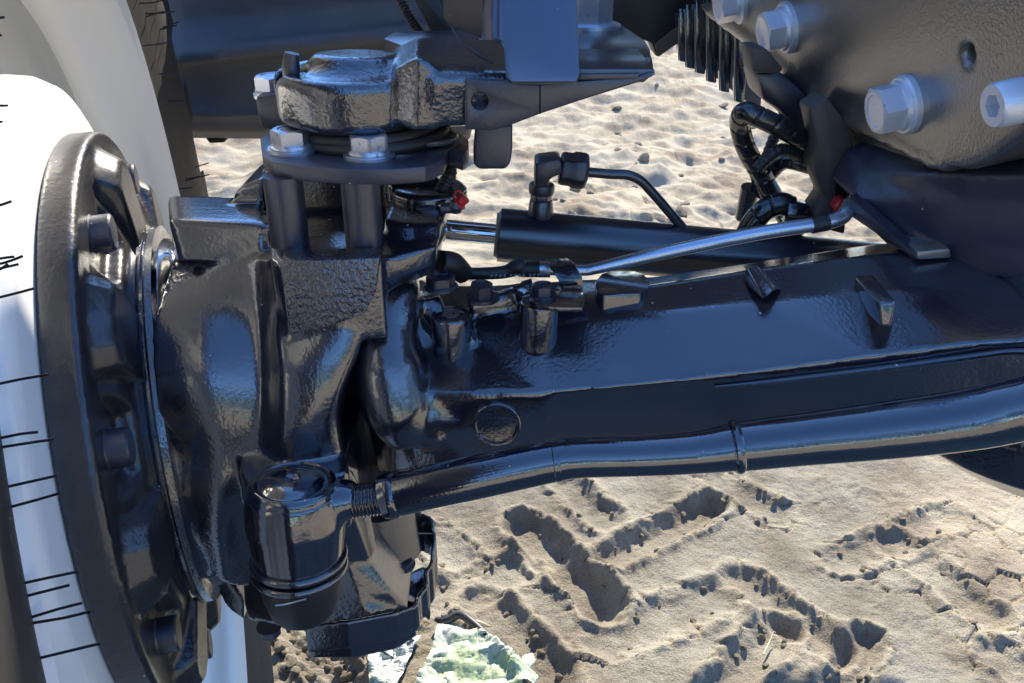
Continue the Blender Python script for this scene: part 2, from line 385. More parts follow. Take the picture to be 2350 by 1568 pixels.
# rough crumbs at the lower left, by the tyre
lx, ly = G(760, 1520); z3 = np.exp(-(((X - lx) / 0.22) ** 2 + ((Y - ly) / 0.16) ** 2)); H += 0.018 * z3 * (cid) * np.clip(1.2 - 1.4 * f1, 0, 1) + 0.02 * z3 * (fbm(X * 18, Y * 18, 4, 80) - 0.5)
H += near * 0.006 * np.clip(groove_w * 1.5, 0, 1) * (1 - groove_w) * 4 * (fbm(X * 55, Y * 55, 3, 97) - 0.4)
H += near * 0.007 * (fbm(X * 26, Y * 26, 4, 98) - 0.5)
H += near * (0.0032 * (fbm(X * 60, Y * 60, 3, 6) - 0.5)) + 0.0012 * (vnoise(X * 260, Y * 260, 9) - 0.5) * (Y < 2)
near_tone = np.clip((1.95 - Y + 0.5 * (fbm(X * 3, Y * 3, 4, 55) - 0.5)) / 0.5, 0, 1) * np.clip((1.05 - X + 0.3 * (fbm(X * 4, Y * 4, 3, 56) - 0.5)) / 0.35, 0, 1) * np.clip((Y + 2.5) / 1.0, 0, 1)  # mask for a darker, cooler ground tone close by, fading farther off and rightwards
near_tone = near_tone * np.clip(1.0 - 0.35 * lipmask, 0, 1)
H *= np.clip(1.2 - (np.hypot(X, Y - 2) - 12) / 20, 0.0, 1)
H += GZ
nx, ny = len(xs), len(ys)
me = bpy.data.meshes.new('ground'); me.vertices.add(nx * ny)
me.vertices.foreach_set('co', np.stack([X, Y, H], -1).astype(np.float32).ravel())
ii = (np.arange(ny - 1)[:, None] * nx + np.arange(nx - 1)[None]).ravel()
q = np.stack([ii, ii + 1, ii + 1 + nx, ii + nx], 1).astype(np.int32)
me.loops.add(q.size); me.loops.foreach_set('vertex_index', q.ravel()); me.polygons.add(len(q))
me.polygons.foreach_set('loop_start', np.arange(0, q.size, 4, dtype=np.int32)); me.update(calc_edges=True); me.shade_smooth()
at = me.attributes.new('near_tone', 'FLOAT', 'POINT'); at.data.foreach_set('value', near_tone.astype(np.float32).ravel())
gm = bpy.data.materials.new('sandy_soil'); gm.use_nodes = True; n = gm.node_tree.nodes; L = gm.node_tree.links; b = n["Principled BSDF"]
b.inputs["Roughness"].default_value = 0.92; b.inputs["Specular IOR Level"].default_value = 0.15
tc = n.new("ShaderNodeTexCoord")
def gn(sc, det=6, rg=0.6):
    t = n.new("ShaderNodeTexNoise"); t.inputs["Scale"].default_value = sc; t.inputs["Detail"].default_value = det; t.inputs["Roughness"].default_value = rg
    L.new(tc.outputs["Object"], t.inputs["Vector"]); return t.outputs["Fac"]
cr = n.new("ShaderNodeValToRGB"); cr.color_ramp.elements[0].position = 0.36; cr.color_ramp.elements[0].color = (0.30, 0.235, 0.165, 1)
cr.color_ramp.elements[1].position = 0.62; cr.color_ramp.elements[1].color = (0.56, 0.485, 0.355, 1); L.new(gn(5.5, 9, 0.65), cr.inputs[0])
mx = n.new("ShaderNodeMix"); mx.data_type = 'RGBA'; mx.blend_type = 'MULTIPLY'; mx.inputs[0].default_value = 1.0
c2 = n.new("ShaderNodeValToRGB"); c2.color_ramp.elements[0].position = 0.33; c2.color_ramp.elements[0].color = (0.62, 0.60, 0.58, 1)
c2.color_ramp.elements[1].position = 0.55; c2.color_ramp.elements[1].color = (1, 1, 1, 1); L.new(gn(420, 3, 0.6), c2.inputs[0])
L.new(cr.outputs[0], mx.inputs[6]); L.new(c2.outputs[0], mx.inputs[7])
m3 = n.new("ShaderNodeMix"); m3.data_type = 'RGBA'; r3 = n.new("ShaderNodeMapRange"); r3.inputs[1].default_value = 0.5; r3.inputs[2].default_value = 0.66
L.new(gn(1.7, 5), r3.inputs[0]); L.new(r3.outputs[0], m3.inputs[0]); L.new(mx.outputs[2], m3.inputs[6]); m3.inputs[7].default_value = (0.46, 0.405, 0.305, 1)
at_ = n.new("ShaderNodeAttribute"); at_.attribute_name = 'near_tone'
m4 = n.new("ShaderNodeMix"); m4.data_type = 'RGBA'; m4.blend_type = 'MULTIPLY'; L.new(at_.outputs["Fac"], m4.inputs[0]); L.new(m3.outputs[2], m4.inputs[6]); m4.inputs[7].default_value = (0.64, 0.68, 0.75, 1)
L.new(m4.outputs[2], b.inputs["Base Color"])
bp = n.new("ShaderNodeBump"); bp.inputs["Distance"].default_value = 0.0035; bp.inputs["Strength"].default_value = 0.9
ad = n.new("ShaderNodeMath"); ad.operation = 'ADD'; L.new(gn(240, 4, 0.65), ad.inputs[0]); L.new(gn(75, 4), ad.inputs[1]); L.new(ad.outputs[0], bp.inputs["Height"])
L.new(bp.outputs[0], b.inputs["Normal"]); me.materials.append(gm)
ground = bpy.data.objects.new('ground', me); COL.objects.link(ground); ground['kind'] = 'structure'
def ground_z(x, y):
    i = int(np.clip(np.searchsorted(xs, x), 1, nx - 1)); j = int(np.clip(np.searchsorted(ys, y), 1, ny - 1)); return float(H[j, i])
def GP(px, py, dz=0.0):
    x, y = G(px, py); return V((x, y, ground_z(x, y) + dz))

#==TRACTOR==
TR = bpy.data.objects.new('tractor', None); COL.objects.link(TR); TR.location = (0.3, 0.6, GZ)
tag(TR, 'black painted tractor front end with steering axle, hub, tie rod and white wheel rim', 'tractor')

# ---- wheel frame (steered, so its front edge leans towards the middle)
Wc = V((-.336, .05, .58)); ps = math.radians(15.6); cb = math.radians(1.5)
WA = V((math.cos(ps) * math.cos(cb), math.sin(ps) * math.cos(cb), math.sin(cb))); WU = V((0, 0, 1)).cross(WA).normalized(); WV = WA.cross(WU)
def W(s, r, deg):
    t = math.radians(deg); return Wc + WA * s + (WV * math.cos(t) + WU * math.sin(t)) * r
def wl(prof, seg=128, rfun=None, closed=False): return lathe(Wc, WA, prof, seg, rfun, 0.0, closed)

rim = part('rim', [wl([(-.004, .10), (-.004, .278), (-.008, .287), (-.020, .294), (-.060, .300), (-.120, .306), (-.160, .320), (-.172, .345), (-.165, .366), (-.150, .378), (-.138, .380), (-.118, .366), (-.100, .362), (-.086, .374), (-.074, .391),
     (-.058, .393), (-.046, .386), (-.036, .374), (-.022, .374), (-.012, .384), (-.004, .400), (.010, .406), (.022, .412), (.030, .430), (.034, .436), (.030, .440), (.022, .438), (.012, .420), (-.010, .414), (-.13, .405), (-.21, .405), (-.21, .36), (-.180, .310), (-.12, .296), (-.03, .286), (-.014, .272), (-.014, .10)], 160, None, True)],
     'white', TR, sharp=50)
tyre = part('tyre', [wl([(.020, .418), (.030, .438), (.032, .448), (.033, .460), (.039, .475), (.040, .49), (.046, .51), (.050, .54), (.052, .58), (.046, .62), (.040, .64), (.028, .655), (-.05, .668), (-.15, .672), (-.25, .668),
     (-.32, .64), (-.345, .56), (-.34, .48), (-.31, .44), (-.29, .418)], 160, None, True)], 'tyre', TR, sharp=60)
# tread lugs seen low on the far side
for k in range(30):
    d = k * 12 + 3
    A = [W(.045, .635, d), W(.058, .600, d), W(.058, .600, d + 4.5), W(.045, .635, d + 5)]
    B = [W(-.13, .66, d + 12), W(-.13, .66, d + 12), W(-.13, .66, d + 16), W(-.13, .66, d + 16)]
    C_ = [V(W(.052, .690, d)), W(.060, .66, d), W(.060, .66, d + 4.5), W(.052, .690, d + 5)]
    part('tread_lug', [loft([[W(.046, .60, d), W(.050, .675, d), W(.050, .675, d + 5), W(.046, .60, d + 5)], [W(-.14, .655, d + 12), W(-.14, .70, d + 12), W(-.14, .70, d + 17), W(-.14, .655, d + 17)]])], 'tyre', tyre, bevel=.003)
# moulding hairs on the sidewall
hb = []
rnd = random.Random(4)
ticks = [(30, 55), (108, 50), (118, 40), (150, 45), (300, 58), (309, 45), (338, 50), (372, 40), (515, 60), (632, 55), (641, 72), (655, 62), (659, 45), (716, 85), (893, 92), (1003, 60), (1022, 85), (1104, 82), (1146, 85), (1308, 90), (1336, 70), (1383, 85), (1396, 100), (1475, 105)]
for y_, len_ in ticks:
    d = np.interp(y_, [-242, -14, 413, 990, 1571], [-15, -30, -45, -60, -75]); a = W(.031, .441, d); dirv = (WA * 1.0 + WV * rnd.uniform(-.02, .16) + WU * rnd.uniform(-.1, .1)).normalized(); Lh = len_ / FPX * (a - CAM).dot(CF) * 1.25
    hb.append(tube([a - dirv * .004, a + dirv * Lh * .5, a + dirv * Lh + V((0, 0, rnd.uniform(-.001, .002)))], .00062, 6, 2))
for k in range(30):
    d = rnd.uniform(38, 92); r = rnd.choice([.455, .47, .49, .52, .54])
    a = W(.034 if r < .465 else .044, r, d); dirv = (WA * rnd.uniform(.6, 1.0) + WV * rnd.uniform(-.10, .20)).normalized(); Lh = rnd.uniform(.012, .028)
    hb.append(tube([a - dirv * .004, a + dirv * Lh * .5, a + dirv * Lh + V((0, 0, rnd.uniform(-.001, .002)))], .0009, 6, 2))
part('rubber_hair', hb[:1], 'hair', tyre)
for h_ in hb[1:]: part('rubber_hair', [h_], 'hair', tyre)

# ---- hub
NB = 8; PH0 = 25
def pockets(t, s, r):
    # the drum's rim is scooped out around every stud bolt
    deg = math.degrees(math.atan2(math.cos(t) , math.sin(t)))
    if r < .171 or s < .0145: return r
    best = min(abs((HUBANG(t) - (PH0 + 45 * k) + 180) % 360 - 180) for k in range(NB))
    k_ = min(1, max(0, (best - 6.0) / 4.0)); k_ = k_ * k_ * (3 - 2 * k_)
    return min(r, .180) * (1 - k_) + r * k_
_a, _u, _w = frame_of(WA)
def HUBANG(t):
    q_ = _u * math.cos(t) + _w * math.sin(t); return math.degrees(math.atan2(q_.dot(WU), q_.dot(WV)))
hubp = [wl([(-.003, .05), (-.003, .246), (-.001, .248), (.019, .248), (.022, .246), (.022, .05)], 160),
        wl([(.010, .05), (.010, .222), (.018, .220), (.025, .212), (.030, .200), (.034, .186), (.037, .174), (.038, .166), (.038, .05)], 288, pockets)]
for k in (0, 1, 2, 3, 4, 5, 6, 7):
    d = PH0 + 22.5 + 45 * k
    hubp.append(loft([[W(.015, .17, d - 12), W(.015, .232, d - 10), W(.015, .241, d - 6), W(.015, .244, d), W(.015, .241, d + 6), W(.015, .232, d + 10), W(.015, .17, d + 12)], [W(.044, .165, d - 9), W(.040, .214, d - 8), W(.039, .224, d - 5), W(.039, .228, d), W(.039, .224, d + 5), W(.040, .214, d + 8), W(.044, .165, d + 9)]]))
hub = fuse('wheel_hub', hubp, 'hub', TR, voxel=.0024, iters=5)
for k in range(NB):
    d = PH0 + 45 * k; o_ = W(.017, .210, d)
    pcs = [lathe(o_, WA, [(0, .0145), (.005, .0145), (.006, .0134), (.018, .0134), (.0195, .012), (.020, 0)], 28)]
    part('hub_bolt', pcs, 'satin', hub)
seal = part('hub_seal_ring', [wl([(.034, .12), (.034, .163), (.036, .167), (.041, .168), (.043, .164), (.045, .164), (.047, .1665), (.052, .166), (.054, .160), (.054, .12)], 160)], 'gloss', hub)

# ---- steering knuckle
kn = [relief([
  [(392, 600, .020), (480, 598, .002), (590, 592, -.008), (615, 592, -.026), (640, 592, -.030), (665, 592, -.035), (870, 592, -.035), (905, 592, -.02)],
  [(360, 700, -.030), (470, 700, -.030), (585, 700, -.030), (612, 700, -.040), (632, 700, -.055), (665, 700, -.060), (850, 700, -.055), (865, 700, -.03)],
  [(346, 770, -.050), (460, 770, -.052), (585, 770, -.044), (612, 770, -.050), (632, 770, -.062), (665, 770, -.066), (826, 730, -.060), (840, 735, -.03)],
  [(350, 860, -.068), (460, 860, -.070), (585, 860, -.060), (610, 860, -.062), (632, 860, -.074), (665, 850, -.081), (812, 810, -.070), (822, 812, -.04)],
  [(362, 960, -.076), (468, 960, -.080), (582, 960, -.072), (606, 960, -.073), (632, 960, -.083), (665, 950, -.090), (786, 890, -.078), (796, 892, -.04)],
  [(384, 1050, -.076), (485, 1050, -.082), (560, 1050, -.078), (605, 1030, -.078), (632, 1020, -.086), (665, 1015, -.092), (773, 970, -.080), (783, 972, -.04)],
  [(408, 1140, -.086), (495, 1140, -.088), (545, 1130, -.080), (600, 1110, -.072), (640, 1095, -.084), (690, 1085, -.086), (790, 1060, -.076), (800, 1060, -.04)],
  [(436, 1240, -.082), (505, 1240, -.080), (545, 1240, -.066), (600, 1220, -.058), (650, 1200, -.062), (700, 1190, -.064), (818, 1130, -.060), (828, 1130, -.03)],
  [(468, 1320, -.066), (515, 1340, -.060), (560, 1350, -.046), (610, 1330, -.038), (655, 1300, -.035), (710, 1290, -.035), (835, 1200, -.030), (850, 1200, -.01)]], .11, 4),
  wl([(.048, .05), (.048, .157), (.056, .155), (.075, .142), (.100, .125), (.100, .05)], 96)]
zL = P(680, 1100, -.108).z; kn.append(prismZ([(552, 1030), (600, 1022), (778, 1018), (800, 1060), (795, 1085), (700, 1108), (565, 1112), (548, 1080)], zL, zL - .05))
# square block on the outboard shoulder
kn.append(loft([[P(388, 505, .010), P(388, 512, .010), P(410, 600, -.005), P(600, 600, -.005), P(608, 515, .005), P(600, 508, .010)],
                [P(388, 448, .075), P(385, 470, .075), P(405, 600, .080), P(600, 600, .080), P(605, 470, .075), P(600, 452, .075)]]))
kn.append(prismY([(535, 445), (560, 425), (605, 408), (605, 600), (540, 600)], .055, .12))
# pad that carries the spacer tubes: crisp upper edge, rough front
pad = [(617, 560), (617, 592), (622, 602), (760, 598), (880, 592), (900, 588), (960, 582), (1000, 575), (1015, 560), (1018, 500), (980, 470), (617, 470)]
kp = [loft([[PZ(x, y, .777) for x, y in ((618, 560), (620, 590), (640, 603), (760, 600), (876, 594), (884, 570), (884, 470), (618, 470))],
            [PZ(x, y, .777) + V((0, 0, -.060)) for x, y in ((618, 560), (620, 592), (640, 605), (760, 602), (876, 596), (884, 570), (884, 470), (618, 470))]])]
# right-hand arm of the knuckle that takes the steering cylinder
kp.append(relief([[(880, 502, -.010), (905, 512, -.016), (960, 515, -.016), (1010, 512, -.012), (1024, 506, .0)],
                  [(880, 560, -.020), (905, 556, -.028), (960, 556, -.028), (1008, 552, -.022), (1020, 548, -.006)],
                  [(880, 590, -.055), (905, 590, -.050), (960, 578, -.042), (1002, 566, -.034), (1012, 562, -.010)],
                  [(870, 640, -.055), (905, 634, -.050), (960, 622, -.040), (1000, 608, -.030), (1008, 604, -.008)],
                  [(850, 705, -.050), (900, 665, -.044), (955, 645, -.030), (990, 632, -.018), (1000, 628, .0)]], .07))
kp.append(prismY([(618, 480), (885, 480), (885, 585), (618, 585)], .030, .09))
kn += kp
knuckle = fuse('steering_knuckle', kn, 'cast', TR, voxel=.0024, iters=9)
# rough flank plate of the upper pad (speckled casting skin), a hair proud of the body
fl = relief([[(640, 600, -.0670), (760, 597, -.0670), (872, 592, -.0650)], [(655, 680, -.0690), (760, 680, -.0690), (862, 672, -.0650)], [(665, 772, -.0735), (750, 752, -.0725), (836, 722, -.0685)]], -.045)
part('casting_flank', [fl], 'speckle', knuckle, bevel=.0015)
# upper pin housing behind the tubes: dark body, its cap screws
hs = [prismY([(600, 385), (1000, 400), (1022, 450), (1026, 500), (1022, 560), (610, 560)], .055, .13),
      prismY([(700, 495), (1015, 503), (1015, 525), (700, 520)], .035, .07),
      lathe(P(985, 465, .05) - V((0, 0, .0)), (0, 0, 1), [(0, 0), (0, .030), (.012, .030), (.014, .026), (.014, 0)], 30)]
pin_house = fuse('pin_housing', hs, 'gloss', knuckle, voxel=.0022, iters=4)
part('cap_screw', hexhead(P(978, 490, .028), (0, -.15, 1), .0085, .010, rot=.3), 'satin', knuckle)
part('cap_screw', hexhead(P(1012, 660, .0) , (0, 0, 1), .010, .010, .013, .003, rot=.2), 'satin', knuckle)
# spacer tubes with thin weld collars
for cx, x0 in ((672, 667), (841, 838)):
    b0 = PZ(cx, 549, .777) + V((0, .012, 0)); b0.y = -.030; t0 = PZ(x0, 400, .826); t0 = V((b0.x, b0.y, .826))
    part('spacer_tube', [cyl(b0 - V((0, 0, .004)), t0, .0133, 40)], 'satin', TR)
# ---- mounting plate with its zinc bolts
ZP = .836; out = [(597, 318), (601, 352), (625, 371), (690, 381), (790, 388), (900, 389), (975, 383), (1018, 366), (1025, 345), (1060, 330), (1030, 285), (960, 262), (720, 262), (620, 300)]
holes = [lathe(PZ(924, 362, ZP) - V((0, 0, .03)), (0, 0, 1), [(0, .0078), (.06, .0078)], 28), lathe(PZ(1018, 318, ZP) - V((0, 0, .03)), (0, 0, 1), [(0, .0072), (.06, .0072)], 24),
         lathe(PZ(728, 349, ZP) - V((0, 0, .03)), (0, 0, 1), [(0, .004), (.06, .004)], 16)]
plate = part('mounting_plate', [prismZ(out, ZP, ZP - .0105)], 'satin', TR, bevel=.0011, cut=holes)
part('lug_plate', [prismZ([(1000, 335), (1062, 358), (1075, 342), (1076, 322), (1055, 302), (1000, 290)], ZP - .001, ZP - .012)], 'satin', plate, bevel=.0012)
for px, py, rot in ((672, 345, .25), (848, 358, .75)):
    o_ = PZ(px, py, ZP)
    part('flange_bolt', [lathe(o_, (0, 0, 1), [(0, .0178), (.0018, .0178), (.0026, .0170), (.0026, 0)], 40)] + hexhead(o_ + V((0, 0, .0027)), (0, 0, 1), .0124, .0128, .0150, .003, rot=rot), 'zinc', plate)
plate2 = part('back_lug', [prismY([(583, 222), (590, 262), (600, 300), (690, 305), (700, 240), (640, 212)], .075, .15)], 'satin', TR, bevel=.004)
o_ = P(633, 222, .10)
part('flange_bolt', [lathe(o_, (0, 0, 1), [(0, .017), (.003, .017), (.003, 0)], 40)] + hexhead(o_ + V((0, 0, .003)), (0, 0, 1), .0135, .014, .0160, .003, rot=.5), 'zinc', plate2)
# ---- pivot boss casting (the hollowed cap) and its beam
BC = V((P(812, 190, .035).x, .035, 0)); zt = .905
def rb(t, s, r): return r
boss = []
oc = V((P(812, 200, .028).x, .028, .85))
boss.append(lathe(oc, (0.02, 0, 1), [(0, 0), (0, .050), (.004, .0545), (.028, .0555), (.033, .0545), (.036, .051), (.0355, .048), (.032, 0)], 72))
boss.append(lathe(oc + V((.002, .004, .030)), (0.03, .05, 1), [(-.01, 0), (-.01, .050), (.001, .0475), (.005, .039), (.009, .034), (.011, .0320), (.0145, .0300), (.0155, .028), (.0155, .0), ], 64))
BC = V((oc.x + .004, 0, 0))
boss.append(loft([[P(905, 160, -.02), P(905, 285, -.02), P(905, 285, .09), P(905, 110, .09)], [P(960, 130, -.032), P(955, 300, -.032), P(955, 300, .09), P(960, 85, .09)],
                  [P(1000, 150, -.030), P(1000, 300, -.030), P(1000, 300, .09), P(1000, 85, .09)]]))
boss.append(loft([[P(990, 150, -.018), P(990, 165, -.030), P(990, 190, -.034), P(990, 290, -.03), P(990, 292, .09), P(990, 80, .10)],
                  [P(1180, 150, -.012), P(1180, 165, -.024), P(1180, 188, -.028), P(1180, 285, -.02), P(1180, 285, .09), P(1180, 85, .10)]]))
bossc = [lathe(V((BC.x - .043, .012, .872)), (0, 0, 1), [(0, .0115), (.05, .0115)], 24)]
arm = fuse('pivot_boss', boss, 'rough_cast', TR, voxel=.0021, iters=6, cut=bossc)
part('grease_fitting', [tube([V((BC.x - .043, .012, .862)), V((BC.x - .043, .010, .888)), V((BC.x - .041, .010, .899))], [.0062, .0062, .0050], 18, 4)], 'satin', arm)
o_ = V((BC.x - .034, .006, .880)); part('cap_screw', hexhead(o_, (.2, -.1, 1), .0035, .006, rot=.2), 'zinc', arm)
for dz, r_, x_ in ((.8450, .0470, .004), (.8400, .0500, .008)):
    ring = [V((BC.x + x_ + r_ * math.cos(t), .030 + r_ * math.sin(t), dz + .004 * math.cos(t - .4) * (1 if dz < .84 else .3))) for t in np.linspace(0, 2 * math.pi, 41)]
    part('rubber_seal', [tube(ring, .0046, 16, 2)], 'rubber', arm)
part('thrust_washer', [lathe(V((P(985, 297, .02).x, .015, .8385)), (0, 0, 1), [(0, .020), (.002, .021), (.003, .020), (.003, 0)], 40)], 'steel', arm)
# machined bar that continues to the right, with hole
YB = -.035
bar_o = [(1067, 181), (1235, 194), (1465, 177), (1500, 165), (1505, 172), (1470, 188), (1330, 232), (1240, 262), (1180, 285), (1130, 300), (1067, 298)]
bar = part('stop_bar', [prismY(bar_o, YB, .02)], 'satin', TR, bevel=.0012, cut=[lathe(P(1101, 233, YB) - V((0, .01, 0)), (0, 1, 0), [(0, .0055), (.05, .0055)], 32)])
part('bar_socket', [lathe(P(1101, 233, YB) + V((0, .004, 0)), (0, 1, 0), [(.006, .0054), (.006, .0030), (.02, .0030), (.02, .0054)], 24)], 'hollow', bar)
part('bar_seam', [prismY([(1238, 193), (1241, 193), (1241, 262), (1238, 262)], YB - .0006, YB + .003)], 'hollow', bar)
# top plate of the arm, stepped at its front edge, cut corners at the right
tp = [prismZ([(880, 88), (905, 72), (1380, 60), (1420, 52), (1480, 92), (1492, 112), (1494, 131), (1180, 133), (1000, 130), (960, 118)], .892, .882),
      prismZ([(960, 118), (1490, 112), (1497, 131), (1500, 151), (1180, 154), (990, 146)], .8885, .880),
      prismY([(1235, 160), (1502, 158), (1504, 168), (1478, 190), (1235, 193)], YB + .004, .05)]
topp = part('top_plate', tp[:1], 'semi', TR, bevel=.0013, cut=[prismZ([(865, 92), (905, 84), (925, 92), (912, 108), (880, 110)], .93, .87), prismZ([(1003, 92), (1100, 93), (1110, 99), (1100, 104), (1010, 104)], .93, .87)])
part('front_step', tp[1:2], 'semi', topp, bevel=.002)
part('front_bar', tp[2:], 'semi', topp, bevel=.0012)
part('edge_strip', [prismY([(1330, 171), (1468, 170), (1462, 182), (1330, 184)], YB - .0005, YB + .006)], 'satin', topp, bevel=.0005)
part('hanging_tab', [prismY([(1090, 292), (1176, 285), (1176, 340), (1172, 375), (1160, 390), (1098, 390), (1086, 378), (1086, 340)], -.004, .008)], 'satin', topp, bevel=.003, seg=3)
o_ = P(1354, 62, .05); o_ = PZ(1355, 62, .892)
part('nut', [lathe(o_, (0, 0, 1), [(0, .026), (.0025, .026), (.004, .022), (.004, 0)], 40)] + hexhead(o_ + V((0, 0, .003)), (0, 0, 1), .0165, .022, rot=.80) + [lathe(o_ + V((0, 0, .02)), (0, 0, 1), [(0, .010), (.03, .010), (.031, 0)], 24)], 'zinc', topp)
# bent sheet-metal bracket hanging over the arm
YS = -.060; nS = V((-.05, -.84, .54)).normalized(); oS = P(1245, 188, YS)
def QS(px, py, off=0.0): return PP(px, py, oS + nS * off, nS)
pl = part('sheet_bracket', [prismD([QS(x, y) for x, y in ((1145, -160), (1300, -160), (1318, -60), (1326, 60), (1330, 170), (1322, 187), (1174, 188), (1160, 176), (1157, 105), (1150, 92), (1132, 88), (1128, 60))], -nS * .005)], 'blue', TR, bevel=.0008)
part('folded_flange', [loft([[QS(1132, y, -.001), QS(1145, y, .0006), QS(1145, y, -.006), QS(1128, y, -.010), QS(1108, y, -.045), QS(1100, y, -.045), QS(1108, y, -.022), QS(1118, y, -.006)] for y in (-160, 0, 92)])], 'blue', pl, sharp=50)
part('bracket_web', [loft([[P(1018, -120, .03), P(1108, -120, -.012), P(1108, -120, -.008), P(1018, -120, .036)], [P(1018, 40, .03), P(1110, 40, -.012), P(1110, 40, -.008), P(1018, 40, .036)],
      [P(1030, 58, .03), P(1113, 92, -.012), P(1113, 92, -.008), P(1032, 58, .036)]])], 'brown', pl, bevel=.0006)
# cable and bar behind the bracket
cable = tube([P(905, -30, .25), P(935, 30, .25), P(962, 75, .24), P(990, 120, .22)], .0045, 12, 30, lambda l, t: 1 + .14 * math.sin(l * 2 * math.pi / .0032))
part('spiral_cable', [cable], 'rubber', TR)
part('diagonal_stay', [prismY([(930, -40), (985, -40), (1045, 62), (1100, 120), (1060, 120), (985, 72)], .20, .23)], 'rubber', TR, bevel=.003)
part('dust_flap', [prismY([(975, -60), (1030, -60), (1022, 58), (1045, 92), (1000, 74), (975, 20)], .235, .25)], 'plastic', TR, bevel=.002)
part('torn_strip', [tube([P(1035, 60, -.02), P(1055, 92, -.03), P(1090, 120, -.035), P(1130, 145, -.035)], [.0006, .0012, .0014, .0012], 8, 6)], 'rubber', pl)

# ---- axle beam
def sec(*pts): return [P(*p) for p in pts]
ax = loft([
 sec((830, 668, .05), (828, 700, .000), (800, 790, -.028), (822, 890, -.040), (866, 990, -.045), (868, 1085, -.020), (868, 1085, .05)),
 sec((862, 655, .05), (860, 695, -.004), (848, 790, -.040), (860, 890, -.056), (884, 990, -.056), (886, 1085, -.040), (886, 1085, .05)),
 sec((905, 648, .05), (905, 692, -.006), (895, 795, -.046), (902, 900, -.068), (906, 990, -.064), (906, 1085, -.052), (906, 1085, .05)),
 sec((950, 640, .05), (945, 700, .004), (945, 800, -.022), (950, 895, -.052), (945, 980, -.064), (945, 1080, -.058), (945, 1080, .05)),
 sec((1000, 645, .05), (1000, 735, .000), (990, 800, -.020), (990, 905, -.062), (995, 980, -.068), (1000, 1078, -.062), (1000, 1078, .05)),
 sec((1080, 655, .05), (1080, 730, .000), (1080, 775, -.016), (1080, 906, -.066), (1080, 980, -.066), (1080, 1070, -.066), (1080, 1070, .05)),
 sec((1250, 645, .05), (1250, 690, .004), (1250, 745, -.022), (1250, 901, -.070), (1250, 980, -.069), (1250, 1055, -.069), (1250, 1055, .05)),
 sec((1290, 643, .05), (1290, 680, .004), (1290, 742, -.022), (1290, 899, -.070), (1290, 912, -.067), (1290, 1050, -.065), (1290, 1050, .05)),
 sec((1500, 635, .05), (1500, 655, .008), (1500, 720, -.026), (1500, 881, -.072), (1500, 892, -.068), (1500, 1030, -.066), (1500, 1030, .05)),
 sec((1750, 598, .05), (1750, 616, .010), (1750, 693, -.030), (1750, 851, -.076), (1750, 870, -.074), (1750, 1010, -.068), (1750, 1010, .05)),
 sec((2000, 560, .06), (2000, 585, .010), (2000, 670, -.034), (2000, 816, -.082), (2000, 840, -.081), (2000, 985, -.070), (2000, 985, .05)),
 sec((2250, 540, .06), (2250, 575, .000), (2250, 655, -.040), (2250, 787, -.088), (2250, 812, -.087), (2250, 990, -.076), (2250, 990, .05)),
 sec((2700, 500, .06), (2700, 540, -.010), (2700, 610, -.050), (2700, 760, -.100), (2700, 790, -.100), (2700, 1000, -.09), (2700, 1000, .05)),
 sec((3500, 400, .06), (3500, 440, -.010), (3500, 510, -.050), (3500, 690, -.100), (3500, 720, -.100), (3500, 960, -.09), (3500, 960, .05))])
axp = [ax]
# centre housing bulging at the right, under the tie rod
axp.append(lathe(P(2500, 800, .06), (.10, -.05, -1), [(-.02, .13), (.02, .165), (.055, .160), (.085, .125), (.098, .08), (.104, 0)], 48))
axp.append(tube([P(915, 640, .02), P(905, 690, -.012), P(890, 770, -.030), P(893, 850, -.046), P(915, 940, -.056), P(945, 1010, -.058)], [.016, .020, .022, .026, .026, .016], 24, 8))
axp.append(lathe(P(975, 955, -.052), (.5, -.3, -1), [(-.030, 0), (-.022, .014), (0, .020), (.020, .015), (.030, 0)], 24))
# rounded knob of the fork end, left
axp.append(lathe(P(935, 720, .02), (0, -.10, -1), [(-.02, .0), (-.018, .022), (.0, .030), (.05, .034), (.09, .030), (.11, 0)], 32))
# cast pads
def pad_cyl(px, py, z0, r, dep, lean=0.0): o = PZ(px, py, z0); return lathe(o, (0, 0, -1), [(0, 0), (0, r * .97), (.002, r), (dep, r), (dep, 0)], 36)
zA = P(1035, 722, -.020).z
axp.append(tube([P(985, 690, -.002), P(1010, 740, -.012), P(1040, 770, -.016), P(1085, 768, -.014)], .010, 12, 4))
zB = P(1240, 692, -.030).z
axp.append(prismY([(1190, 680), (1225, 670), (1225, 760), (1200, 730)], -.010, .02))
zC = P(1430, 676, -.014).z; padC = (prismZ([(1366, 645), (1380, 628), (1400, 621), (1455, 621), (1478, 628), (1490, 642), (1488, 662), (1470, 674), (1385, 678), (1367, 666)], zC, zC - .026))
axp.append(tube([P(1075, 700, .005), P(1150, 690, .006), P(1190, 675, .006)], .008, 10, 4))
